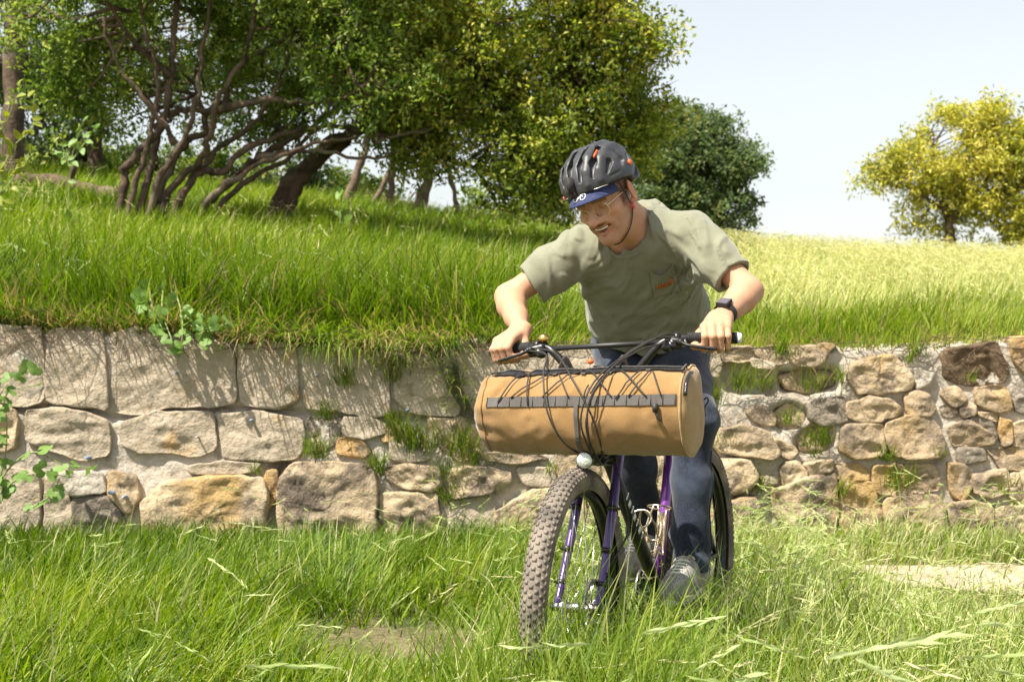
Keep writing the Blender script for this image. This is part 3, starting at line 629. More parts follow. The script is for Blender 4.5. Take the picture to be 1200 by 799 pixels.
def wheel(name, hub, F_, L_, seed):
    R = np.stack([L_, F_, UP], 1)                       # local x = axle
    w = bpy.data.objects.new(name, None); COL.objects.link(w); w.parent = bike; ORG[w] = hub.copy()
    w.location = hub - ORG[bike]; w.empty_display_size = .1
    Rm, rt = .337, .034
    prof = [(Rm + rt * math.cos(a), rt * .98 * math.sin(a)) for a in np.linspace(-2.35, 2.35, 15)]
    mb = MB(); V, F = lathe(prof, 72, R, hub); mb.add(V, F)
    for i in range(104):                                 # tread blocks
        for (b, w_, l_) in ((0, .010, .009), (.42, .009, .010), (-.42, .009, .010), (.82, .008, .009), (-.82, .008, .009), (1.12, .006, .011), (-1.12, .006, .011)):
            t = (i + (.5 if abs(b) in (.42, 1.12) else 0)) / 104 * 2 * math.pi; rr = Rm + (rt + .001) * math.cos(b); x = rt * math.sin(b)
            er = np.cos(t) * R[:, 1] + np.sin(t) * R[:, 2]; et = -np.sin(t) * R[:, 1] + np.cos(t) * R[:, 2]
            n_ = er * math.cos(b) + R[:, 0] * math.sin(b); s_ = np.cross(et, n_)
            mb.box(hub + er * rr + R[:, 0] * x, (l_, w_, .0026), np.stack([et, s_, n_], 1))
    mb.build('tyre', M['rubber'], w)
    mb = MB(); V, F = lathe([(.318, -.015), (.312, -.017), (.298, -.012), (.294, 0), (.298, .012), (.312, .017), (.318, .015)], 72, R, hub); mb.add(V, F); mb.build('rim', M['black'], w)
    mb = MB()
    V, F = lathe([(.004, -.062), (.012, -.062), (.012, -.05), (.010, -.05), (.022, -.036), (.022, -.032), (.014, -.028), (.014, .028), (.022, .032), (.022, .036), (.010, .05), (.012, .05), (.012, .062), (.004, .062)], 20, R, hub); mb.add(V, F)
    mb.build('hub', M['steel'], w)
    # spokes share one mesh
    V, F = tube_geo([[0, 0, .02], [0, 0, .30]], .0012, 5); sm = mesh_data('spoke', V, F, M['steel'])
    for i in range(32):
        t = i / 32 * 2 * math.pi; side = 1 if i % 2 else -1; t2 = t + (.9 if (i // 2) % 2 else -.9) * .5
        er = lambda q: np.cos(q) * R[:, 1] + np.sin(q) * R[:, 2]
        a = R[:, 0] * .033 * side + er(t2) * .02; b = er(t) * .297
        z = nrm(b - a); x = nrm(np.cross(z, R[:, 0])); y = np.cross(z, x)
        o = bpy.data.objects.new('spoke', sm); COL.objects.link(o); o.parent = w
        m = Matrix(np.stack([x, y, z], 1).tolist()).to_4x4(); m.translation = Vector(a - z * .02); o.matrix_local = m
    mb = MB(); ro = .042                                # disc rotor with wavy edge and arms
    seg = 60; ang = np.arange(seg) * 2 * math.pi / seg; V = []
    for (r, dx) in ((.08, -.001), (.08, .001), (.064, .001), (.064, -.001)):
        q = r + .0025 * np.sin(ang * 10)
        V.append((ro + dx) * R[:, 0][None] + q[:, None] * (np.cos(ang)[:, None] * R[:, 1] + np.sin(ang)[:, None] * R[:, 2]))
    F = [(k * seg + j, k * seg + (j + 1) % seg, ((k + 1) % 4) * seg + (j + 1) % seg, ((k + 1) % 4) * seg + j) for k in range(4) for j in range(seg)]
    mb.add(np.concatenate(V) + hub, F)
    for k in range(6):
        t = k * math.pi / 3; e1 = np.cos(t) * R[:, 1] + np.sin(t) * R[:, 2]; e2 = np.cos(t + .5) * R[:, 1] + np.sin(t + .5) * R[:, 2]
        mb.tube([hub + ro * R[:, 0] + .018 * e1, hub + ro * R[:, 0] + .066 * e2], .003, 5)
    mb.build('disc_rotor', M['steel'], w)
    return w
wheel('front_wheel', HUB_F, Ff, Lf, 1); wheel('rear_wheel', HUB_R, Fr, Lr, 2)

ha = rad(68); AX = UP * math.sin(ha) - Ff * math.cos(ha); NF = Ff * math.sin(ha) + UP * math.cos(ha)
A0 = HUB_F - .05 * NF
def sx(t): return A0 + AX * t
CR = sx(.435)                                            # fork crown
fork = part('fork', *tube_geo([sx(.42), sx(.50)], .019, 12), M['black'], bike)
mb = MB(); mb.box(CR, (.115, .04, .035), np.stack([Lf, NF, AX], 1)); mb.build('fork_crown', M['black'], bike)
for s in (-1, 1):
    top = CR + Lf * .052 * s; bot = HUB_F + Lf * .057 * s
    tube('fork_leg', spline([top + AX * .012, top - AX * .12, top * .35 + bot * .65 - NF * .012, bot], 6), np.linspace(.0155, .0105, 19), M['purple'], bike, 12)
    for f in (.34, .62, .84):
        mb = MB(); q = top * (1 - f) + bot * f - NF * .006; mb.tube([q - AX * .006, q + AX * .006], .0175 - .004 * f, 12)
        mb.tube([q, q + Lf * s * .022], .004, 8); mb.build('fork_clamp', M['black'], bike)
    mb = MB(); mb.tube([bot - Lf * s * .012, bot + Lf * s * .016], .012, 10); mb.build('dropout', M['black'], bike)
mb = MB(); cp = HUB_F + Lf * .062 - Ff * .055 + UP * .05   # front brake caliper
mb.box(cp, (.03, .035, .055), np.stack([Lf, NF, AX], 1)); mb.tube([cp - UP * .03, cp + UP * .04], .008, 8); mb.build('brake_caliper', M['black'], bike)
# frame
HT0, HT1 = sx(.465), sx(.575)
tube('head_tube', [HT0, HT1], .020, M['violet'], bike, 14)
ST_T = BBK - Fr * (.50 * math.cos(rad(73))) + UP * .50 * math.sin(rad(73))
dn = nrm(HT0 - BBK)
tube('down_tube', [BBK + dn * .02, HT0 + AX * .012], .019, M['blacksatin'], bike, 14)
tube('top_tube', [ST_T - nrm(ST_T - BBK) * .05, HT1 - AX * .02], .0155, M['blacksatin'], bike, 12)
tube('seat_tube', [BBK, ST_T], .0165, M['violet'], bike, 14)
for s in (-1, 1):
    d = HUB_R + Lr * .065 * s
    tube('chain_stay', spline([BBK + Lr * .03 * s, BBK * .5 + d * .5 + Lr * .005 * s, d], 5), .010, M['blacksatin'], bike, 10)
    tube('seat_stay', [ST_T - UP * .05 + Lr * .014 * s, d], .008, M['blacksatin'], bike, 10)
tube('bottom_bracket', [BBK - Lr * .036, BBK + Lr * .036], .021, M['blacksatin'], bike, 14)
sp_dir = nrm(ST_T - BBK); SAD = ST_T + sp_dir * .13
tube('seat_post', [ST_T - sp_dir * .02, SAD], .0135, M['black'], bike, 12)
mb = MB(); q = []
for (f, w_, z) in ((-.13, .066, .012), (-.06, .066, .004), (.0, .045, .0), (.08, .024, 0), (.13, .016, -.008)):
    for a in np.arange(10) * 2 * math.pi / 10: q.append(SAD + UP * .03 + Fr * f + Lr * w_ * math.cos(a) + UP * (.02 * math.sin(a) + z))
mb.add(q, [(i * 10 + j, i * 10 + (j + 1) % 10, (i + 1) * 10 + (j + 1) % 10, (i + 1) * 10 + j) for i in range(4) for j in range(10)] + [tuple(range(10)), tuple(range(49, 39, -1))])
mb.build('saddle', M['blacksatin'], bike)
# cranks, pedals (rider's left foot forward), chainring and chain
PED = {1: BBK + Lr * .125 + Fr * .165 + UP * .0, -1: BBK - Lr * .125 - Fr * .165 + UP * .01}
for s in (-1, 1):
    e = BBK + Lr * .075 * s + (PED[s] - BBK - Lr * .125 * s)
    tube('crank_arm', [BBK + Lr * .06 * s, e], [.013, .010], M['black'], bike, 10)
    mb = MB(); c = PED[s]; R_ = np.stack([Lr, Fr, UP], 1)
    mb.tube([e, c + Lr * .05 * s], .006, 8)
    for k in (-.04, 0, .04): mb.box(c + Fr * k, (.10, .014, .014), R_)
    for k in (-.05, .05): mb.box(c + Lr * k, (.008, .094, .016), R_)
    mb.build('pedal', M['blacksatin'], bike)
RX = np.stack([Lr, Fr, UP], 1)
mb = MB(); V, F = lathe([(.062, -.002), (.072, -.001), (.072, .001), (.062, .002), (.062, -.002)], 48, RX, BBK - Lr * .045); mb.add(V, F)
for k in range(5):
    t = k * 2 * math.pi / 5; mb.tube([BBK - Lr * .045, BBK - Lr * .045 + .064 * (math.cos(t) * Fr + math.sin(t) * UP)], .006, 6)
mb.build('chainring', M['black'], bike)
cogc = HUB_R - Lr * .045
V, F = lathe([(.02, -.012), (.045, -.012), (.045, .0), (.06, .0), (.06, .01), (.02, .01)], 36, RX, cogc); part('cassette', V, F, M['steel'], bike)
ch = [BBK - Lr * .045 + .072 * (math.cos(t) * Fr + math.sin(t) * UP) for t in np.linspace(-1.57, 1.57, 12)] + [cogc + .05 * (math.cos(t) * Fr + math.sin(t) * UP) for t in np.linspace(1.57, 4.71, 10)]
V, F = tube_geo(ch, .004, 6, closed=True); part('chain', V, F, M['steel'], bike)
# bottle cages: wire loops on seat tube and down tube
def cage(c0, ax, out, name='bottle_cage'):
    side = nrm(np.cross(ax, out)); mb = MB(); r = .0032; rc = .036
    loop = [c0 + ax * .13 + out * (rc + .02) + rc * (math.cos(t) * -out + math.sin(t) * side) for t in np.linspace(.45, 2 * math.pi - .45, 18)]
    mb.tube(loop, r, 7)
    for s in (-1, 1):
        mb.tube(spline([c0 + ax * .135 + out * .021 + side * .012 * s, c0 + ax * .02 + out * .021 + side * .012 * s, c0 - ax * .012 + out * .03 + side * .016 * s, c0 - ax * .012 + out * .085 + side * .016 * s], 5), r, 7)
        mb.tube(spline([c0 - ax * .012 + out * .088 + side * .016 * s, c0 + ax * .02 + out * .092 + side * .018 * s, c0 + ax * .07 + out * .088 + side * .024 * s, loop[8 if s > 0 else 9]], 5), r, 7)
    mb.tube([c0 - ax * .012 + out * .088 - side * .016, c0 - ax * .012 + out * .088 + side * .016], r, 7)
    mb.box(c0 + ax * .07 + out * .019, (.018, .10, .003), np.stack([side, ax, out], 1))
    for k in (.035, .10): mb.tube([c0 + ax * k + out * .02, c0 + ax * k + out * .026], .005, 8)
    mb.build(name, M['cagegold'], bike)
std = nrm(ST_T - BBK)
cage(BBK + std * .12, std, nrm(Fr - std * np.dot(Fr, std)))
cage(BBK + dn * .15, dn, nrm(UP - dn * np.dot(UP, dn)))
mb = MB(); dl = nrm(np.cross(dn, Lr))                    # white lettering streaks on the down tube
for k in range(7):
    q = BBK + dn * (.27 + .030 * k) + Lr * .0185
    mb.box(q, (.002, .016, .020), np.stack([Lr, dn, dl], 1)) if k % 2 else mb.box(q + dl * .003, (.002, .006, .024), np.stack([Lr, dn, dl], 1))
mb.build('frame_lettering', M['whitep'], bike)

# handlebar -------------------------------------------------------------------
CL = sx(.66) + Ff * .05
tube('steerer', [HT1, sx(.665)], .016, M['black'], bike, 12)
mb = MB(); mb.tube([sx(.655), CL], .017, 12); mb.tube([CL - Lf * .022, CL + Lf * .022], .022, 14); mb.build('stem', M['black'], bike)
def bar(lat, back, z): return CL + Lf * lat - Ff * back + UP * (z + lat * .055)
bp = [(.0, 0, 0), (.05, 0, .0), (.085, 0, .018), (.145, .002, .085), (.175, .010, .107), (.215, .022, .112), (.28, .045, .110), (.365, .075, .105)]
pts = [bar(-l, b, z) for (l, b, z) in bp[:0:-1]] + [bar(l, b, z) for (l, b, z) in bp]
hb = part('handlebar', *tube_geo(spline(pts, 5), .0112, 12), M['black'], bike)
part('crossbar', *tube_geo([bar(-.168, .008, .104), bar(.168, .008, .104)], .0075, 12), M['blacksatin'], bike)
GA, GB = {}, {}
for s in (-1, 1):
    a, b = bar(.232 * s, .029, .112), bar(.362 * s, .074, .105); GA[s], GB[s] = a, b
    mb = MB(); n = 26
    for k in range(n):
        q0 = a + (b - a) * k / n; q1 = a + (b - a) * (k + .72) / n; mb.tube([q0, q1], .0165, 14)
    mb.tube([a, b], .0152, 12); mb.build('grip', M['grip'], bike)
    ax = nrm(b - a); fo = nrm(Ff - ax * np.dot(Ff, ax)); up = np.cross(ax, fo) * (1 if s < 0 else -1); up = up if up[2] > 0 else -up
    mb = MB(); c = a - ax * .03
    mb.tube([c - ax * .008, c + ax * .008], .018, 12)                        # clamp
    mb.tube(spline([c + fo * .012 - up * .004 - ax * .03, c + fo * .03 - up * .008, c + fo * .042 - up * .012 + ax * .012], 5), [.010] * 11, 10)
    mb.box(c + fo * .02 - up * .02 - ax * .012, (.045, .03, .022), np.stack([ax, fo, up], 1))   # shifter body
    mb.sphere(c + fo * .03 - up * .026 - ax * .03, (.016, .012, .012), 10)
    mb.tube([c - ax * .02 - up * .018 + fo * .0, c - ax * .02 - up * .012 - fo * .03], [.005, .007], 6)
    mb.build('brake_lever_body', M['black'], bike)
    mb = MB(); mb.tube(spline([c + fo * .040 - up * .012 + ax * .010, c + fo * .058 - up * .020 + ax * .03, c + fo * .060 - up * .026 + ax * .07, c + fo * .056 - up * .030 + ax * .105], 5), .0048, 8, flat=(fo, 1.7)); mb.build('brake_lever', M['blacksatin'], bike)
    mb = MB()
    for k in (-.016, .0, .02): mb.tube([c + fo * .028 + ax * k - up * .005, c + fo * .036 + ax * k - up * .012], .0045, 8)
    mb.build('lever_bolt', M['steel'], bike)
mb = MB(); mb.tube([GB[1], GB[1] + nrm(GB[1] - GA[1]) * .012], [.0165, .013], 12); mb.build('bar_end_plug', M['whitep'], bike)
mb = MB(); mb.tube([GB[-1], GB[-1] + nrm(GB[-1] - GA[-1]) * .012], [.0165, .013], 12); mb.build('bar_end_plug', M['black'], bike)
mb = MB(); bc = bar(-.185, .012, .112) + UP * .018                        # brass bell
V, F = lathe([(.001, .018), (.010, .016), (.015, .009), (.0165, 0), (.014, -.001)], 16, np.stack([nrm(UP + Ff * .4), Lf, nrm(np.cross(UP + Ff * .4, Lf))], 1), bc); mb.add(V, F); mb.build('bell', M['brass'], bike)
mb = MB(); mb.tube([bar(-.185, .012, .112), bc + UP * .004], .006, 8); mb.tube([bar(-.193, .013, .112), bar(-.177, .01, .112)], .0135, 10); mb.build('bell_mount', M['black'], bike)
# headlight over the front tyre
hl = P(686, 539, 3.99); mb = MB(); RH = np.stack([nrm(Ff - UP * .12), Lf, nrm(np.cross(Ff - UP * .12, Lf))], 1)
V, F = lathe([(.004, -.045), (.016, -.042), (.022, -.02), (.0235, .008), (.0225, .012)], 20, RH, hl); mb.add(V, F); mb.tube([hl - RH[:, 0] * .025, CR + NF * .02], .007, 8); mb.build('headlight', M['black'], bike)
V, F = lathe([(.0225, .010), (.018, .015), (.010, .019), (.001, .020)], 20, RH, hl); part('headlight_lens', V, F, M['lens'], bike)

# ================================================================== HANDLEBAR BAG
M['canvas'] = mat('tan_canvas', (.30, .177, .07), .85, noise=[(5., (.27, .155, .06), .4, .7), (300., (.24, .138, .052), .45, .7)], bump=[(420, .45, .002), (30, .12, .01)], sheen=.3, spec=.15)
M['canvas_end'] = mat('tan_canvas_end', (.37, .24, .11), .85, noise=(240., (.27, .165, .07), .45, .7), bump=[(420, .35, .002), (14, .2, .02)], sheen=.2, spec=.25)
M['webbing'] = mat('grey_webbing', (.085, .075, .07), .7, noise=(300., (.11, .10, .09), .45, .65), bump=(400, .5, .002), spec=.3)
M['cord'] = mat('black_cord', (.018, .016, .015), .6, noise=(400., (.07, .06, .055), .5, .65))
M['zip'] = mat('coated_zip', (.02, .02, .022), .22, bump=[(60, .4, .006)])
BC = A(.214, 4.052, .895); BR, BH = .1165, .276
bag = thing('handlebar_bag', BC - UP * BR, 'large tan canvas roll bag with black webbing and cord lacing strapped to the handlebar', 'bag')
bz = .026                                                # its right end sits a little higher
BX = nrm(Lf + UP * bz); BU = nrm(UP - BX * np.dot(UP, BX)); BF = np.cross(BX, BU); BF = BF if np.dot(BF, Ff) > 0 else -BF
def bag_r(v, th):
    """radius at v (-1 left .. 1 right), angle th from forward, + up"""
    r = BR * (1 + .02 * v) * np.ones_like(th)
    top = np.clip(1 - np.abs(th - 1.45) / .55, 0, 1); r = r - .012 * top
    r = r + .005 * np.exp(-((th + .5) / .5) ** 2) * (1 - v * v)
    e = np.clip((-v - .72) / .28, 0, 1)
    r = r - .010 * e ** 2 + .004 * e * np.sin(th * 6 + 1) + .0025 * e * np.sin(th * 15)
    q3 = np.stack([v * 3.2 + th * .8, th * 1.3 - v * 1.5, 0 * th], -1); r = r + .0050 * vnoise(q3, 81) + .0022 * (1 - 2 * np.abs(vnoise(q3 * 2.3 + 5, 82))) + .0012 * np.sin(v * 23 + th * 5) * np.abs(np.sin(th * 2))
    r = r - .010 * np.exp(-((v + .78 - .25 * (th - .6)) / .05) ** 2) * np.clip((th - .1) / .4, 0, 1) * np.clip((1.5 - th) / .4, 0, 1) + .006 * np.exp(-((th + 1.1) / .5) ** 2)
    return r
def bag_pt(v, th, off=0.):
    v = np.asarray(v, float); th = np.asarray(th, float); r = bag_r(v, th) + off
    return BC + BX * (v * BH)[..., None] + BF * (r * np.cos(th))[..., None] + BU * (r * np.sin(th))[..., None]
vs = np.linspace(-1, 1, 81); ths = np.linspace(-math.pi, math.pi, 97)[:-1]
VV, TT = np.meshgrid(vs, ths, indexing='ij'); Vb = bag_pt(VV, TT).reshape(-1, 3); n = len(ths)
i = np.arange(80)[:, None] * n; j = np.arange(n)[None]
Fb = np.stack([(i + j).ravel(), (i + (j + 1) % n).ravel(), (i + n + (j + 1) % n).ravel(), (i + n + j).ravel()], 1)
part('body', Vb, Fb, M['canvas'], bag)
for s in (-1, 1):                                        # end panels
    V = []; rr = [1., .985, .9, .6, .3]
    for k, f in enumerate(rr): V.append(bag_pt(np.full(n, float(s)), ths) * f + (BC + BX * BH * s) * (1 - f) + BX * s * [0, .004, .010, .018, .022][k] * (1 + (1.1 if s < 0 else 0)) + BX * s * .003 * np.sin(3 * ths + k)[:, None] * (k > 1))
    V = np.concatenate(V + [(BC + BX * s * (BH + .023))[None]]); F = [(k * n + q, k * n + (q + 1) % n, (k + 1) * n + (q + 1) % n, (k + 1) * n + q) for k in range(4) for q in range(n)]
    F += [(4 * n + q, 4 * n + (q + 1) % n, 5 * n) for q in range(n)]
    ep = part('end_panel', V, F, M['canvas_end'] if s > 0 else M['canvas'], bag)
    V, F = tube_geo(bag_pt(np.full(n, s * 1.0), ths, .0012), .0032, 6, closed=True); part('piping', V, F, M['canvas_end'] if s > 0 else M['canvas'], ep)
def band(name, vth, wdt, m, off=.003, thick=.0025, parent=bag):
    """strip of webbing lying on the bag along (v, theta) points; wdt = (dv, dth) half widths"""
    a = np.asarray(vth, float); L_ = []
    for (sg, o) in ((-1, off), (-1, off + thick), (1, off + thick), (1, off)):
        L_.append(bag_pt(a[:, 0] + sg * wdt[0], a[:, 1] + sg * wdt[1], o))
    k = len(a); V = np.concatenate(L_); F = [(q * k + t, q * k + t + 1, ((q + 1) % 4) * k + t + 1, ((q + 1) % 4) * k + t) for q in range(4) for t in range(k - 1)]
    return part(name, V, F, m, parent, smooth=False)
def bag_hit(px, py, off=.004):
    """(v, theta) on the front of the bag under a photo pixel"""
    o = A(0, 0, CAM_H); d = nrm(P(px, py, 4.) - o); w = o - BC
    du, dw = np.array([np.dot(d, BF), np.dot(d, BU)]), np.array([np.dot(w, BF), np.dot(w, BU)])
    r = BR + off - .002; a = du @ du; b = du @ dw; c = dw @ dw - r * r; disc = max(b * b - a * c, 0); t = (-b - math.sqrt(disc)) / a
    q = o + d * t - BC; return np.dot(q, BX) / BH, math.atan2(np.dot(q, BU), np.dot(q, BF))
th_s = bag_hit(690, 470)[1]
ws = band('webbing_strap', [(v, th_s) for v in np.linspace(-.94, .97, 60)], (0, .115), M['webbing'], .002, .0016)
mbv = [(bag_hit(675, 470)[0], t) for t in np.linspace(th_s - .08, -1.3, 24)]
band('webbing_strap', mbv, (.020, 0), M['webbing'], .004)
mb = MB()
for v in np.linspace(-.93, .96, 17):                      # bar tacks of the daisy chain
    q = bag_pt(np.array([v, v]), np.array([th_s - .11, th_s + .11]), .0042); mb.tube(q, .0012, 5)
mb.build('stitching', M['cord'], ws, kind='stuff')
th_z = 1.16
band('zip', [(v, th_z) for v in np.linspace(-.93, .98, 60)], (0, .14), M['zip'], .002, .004)
q = [bag_pt(np.array([v]), np.array([th_z + .15]), .008)[0] for v in np.linspace(-1.0, 1.0, 30)]; tube('zip_cord', q, .0028, M['cord'], bag, 6)
band('zip', [(v, th_z - .05 + .0 * v) for v in np.linspace(.985, 1.0, 3)], (0, .20), M['webbing'], .004, .012)
LP = [(613, 436), (652, 435), (686, 433), (716, 434), (762, 433)]
for (x, y) in LP:
    v, t = bag_hit(x, y); t = min(t, th_z - .18); band('cord_loop', [(v - .022, t), (v, t), (v + .022, t)], (0, .035), M['webbing'], .005)
def lace(a, b, sag=.0):
    (v0, t0), (v1, t1) = bag_hit(*a), bag_hit(*b); t = np.linspace(0, 1, 14)
    return bag_pt(v0 + (v1 - v0) * t, t0 + (t1 - t0) * t, .006 + .004 * np.sin(t * math.pi))
for a, b in [((614, 438), (584, 472)), ((621, 436), (619, 476)), ((650, 437), (599, 467)), ((685, 434), (636, 466)), ((655, 440), (667, 467)), ((690, 434), (717, 466)), ((716, 436), (692, 462)), ((728, 436), (758, 466)),
             ((752, 437), (722, 468)), ((764, 438), (737, 466)), ((766, 439), (776, 466)), ((690, 452), (684, 466))]:
    tube('lacing_cord', lace(a, b), .0021, M['cord'], bag, 6)
v, t = bag_hit(769, 478); mb = MB(); q = bag_pt(np.array([v]), np.array([t]), .012)[0]
mb.tube([q + BU * .010, q - BU * .012], [.008, .007], 8); mb.tube(spline([q - BU * .01, q - BU * .022 + BX * .006, q - BU * .034 + BX * .014 - BF * .004], 4), .004, 6); mb.build('cord_lock', M['cord'], bag)
q = BC + BX * (BH + .004) - BF * .085
tube('side_cord', spline([q + BU * .02 + BX * .01, q + BU * .026 + BX * .018, q + BU * .016 + BX * .022, q + BX * .012, q - BU * .025 + BX * .012], 5), .0022, M['cord'], bag, 6)
V = [bag_pt(np.array([1.]), np.array([t]))[0] * .93 + (BC + BX * BH) * .07 + BX * .012 for t in np.linspace(.35, 1.25, 14)]
tube('side_zip', V, .0055, M['zip'], bag, 8)
for x in (-.09, .075):                                    # straps round the bar
    mb = MB(); q0 = BC + BX * x
    mb.tube(spline([q0 + BU * BR * .95, q0 + BU * (BR + .02) - BF * .06, CL + Lf * x + UP * .025, CL + Lf * x - Ff * .02, q0 - BF * BR * 1.02], 5), .010, 8, flat=(Lf, .2)); mb.build('bar_strap', M['webbing'], bag)
# control cables sweeping in front of the bag
def over(px, py, off=.02):
    v, t = bag_hit(px, py, off); v = float(v); q = BC + BX * v * BH + BF * (BR + off) * math.cos(t) + BU * (BR + off) * math.sin(t); return q
low = CR + NF * .02
GLc, GRc = GA[1], GA[-1]
cabs = [[GRc + Ff * .03 - UP * .01, P(640, 416, 4.14), over(637, 440, .02), over(641, 480, .02), over(656, 512, .022), P(676, 530, 4.0), low],
        [GRc + Ff * .03, P(650, 414, 4.16), over(668, 440, .018), over(690, 480, .016), over(702, 512, .016), P(708, 536, 4.03), sx(.45) + Lf * .03],
        [GLc + Ff * .03 - Lf * .03, P(762, 399, 4.10), P(722, 424, 4.0), over(694, 452, .03), over(681, 490, .03), over(688, 520, .025), P(700, 542, 4.02), low + Lf * .01],
        [GLc + Ff * .028 - Lf * .04 - UP * .01, P(752, 410, 4.10), P(716, 432, 4.0), over(696, 462, .022), over(687, 496, .022), over(694, 524, .02), P(706, 545, 4.05), low + Lf * .03],
        [GLc + Ff * .02 - Lf * .03 + UP * .01, P(775, 394, 4.12), P(735, 416, 4.02), over(705, 446, .035), over(690, 475, .035), over(690, 510, .03), P(698, 545, 4.03), sx(.44) + Lf * .04]]
for c in cabs: tube('control_cable', spline(c, 7), .0025, M['cord'], bike, 7)
tube('brake_hose', spline([CR + Lf * .05 + NF * .03, CR + Lf * .075 - AX * .12 - Ff * .02, CR + Lf * .085 - AX * .22 - Ff * .06, cp + UP * .04], 6), .0028, M['cord'], bike, 6)
mb = MB(); q = P(692, 424, 4.2); mb.sphere(q, (.010, .008, .008), 8); mb.build('cap_light', M['orange'], bike)
mb = MB(); mb.box(CL + UP * .03 + Ff * .01, (.05, .03, .035), np.stack([Lf, Ff, UP], 1)); mb.build('stem_cap', M['black'], bike)
# ================================================================== RIDER (implicit surfaces meshed by surface nets)
def smin(a, b, k):
    if k <= 0: return np.minimum(a, b)
    h = np.maximum(k - np.abs(a - b), 0) / k; return np.minimum(a, b) - h * h * k * .25
def rcone(a, b, r1, r2):
    a = np.asarray(a, float); b = np.asarray(b, float); ba = b - a; l2 = ba @ ba
    def f(p):
        t = np.clip(((p - a) @ ba) / l2, 0, 1); return np.linalg.norm(p - a - t[..., None] * ba, axis=-1) - (r1 + (r2 - r1) * t)
    return f
def ell(c, R, r):
    c = np.asarray(c, float); R = np.asarray(R, float); r = np.asarray(r, float)
    def f(p):
        q = (p - c) @ R; k0 = np.linalg.norm(q / r, axis=-1); k1 = np.linalg.norm(q / (r * r), axis=-1) + 1e-9; return np.maximum(k0 * (k0 - 1) / k1, (k0 - 1) * r.min())
    return f
def plane(c, n): c = np.asarray(c, float); n = nrm(n); return lambda p: (p - c) @ n
def poly(pts, r, k=0.):
    fs = [rcone(pts[i], pts[i + 1], r[i], r[i + 1]) for i in range(len(pts) - 1)]
    pts = np.asarray(pts, float); c0 = pts.mean(0); R0 = np.linalg.norm(pts - c0, axis=1).max() + max(r)
    def f(p):
        far = np.linalg.norm(p - c0, axis=-1) - R0                 # bounding ball: far points need no detail
        m = far < .06; d = far + 0.
        if m.any():
            q = p[m]; e = fs[0](q)
            for g in fs[1:]: e = smin(e, g(q), k)
            d[m] = e
        return d
    return f
def cut(f, g): return lambda p: np.maximum(f(p), g(p))
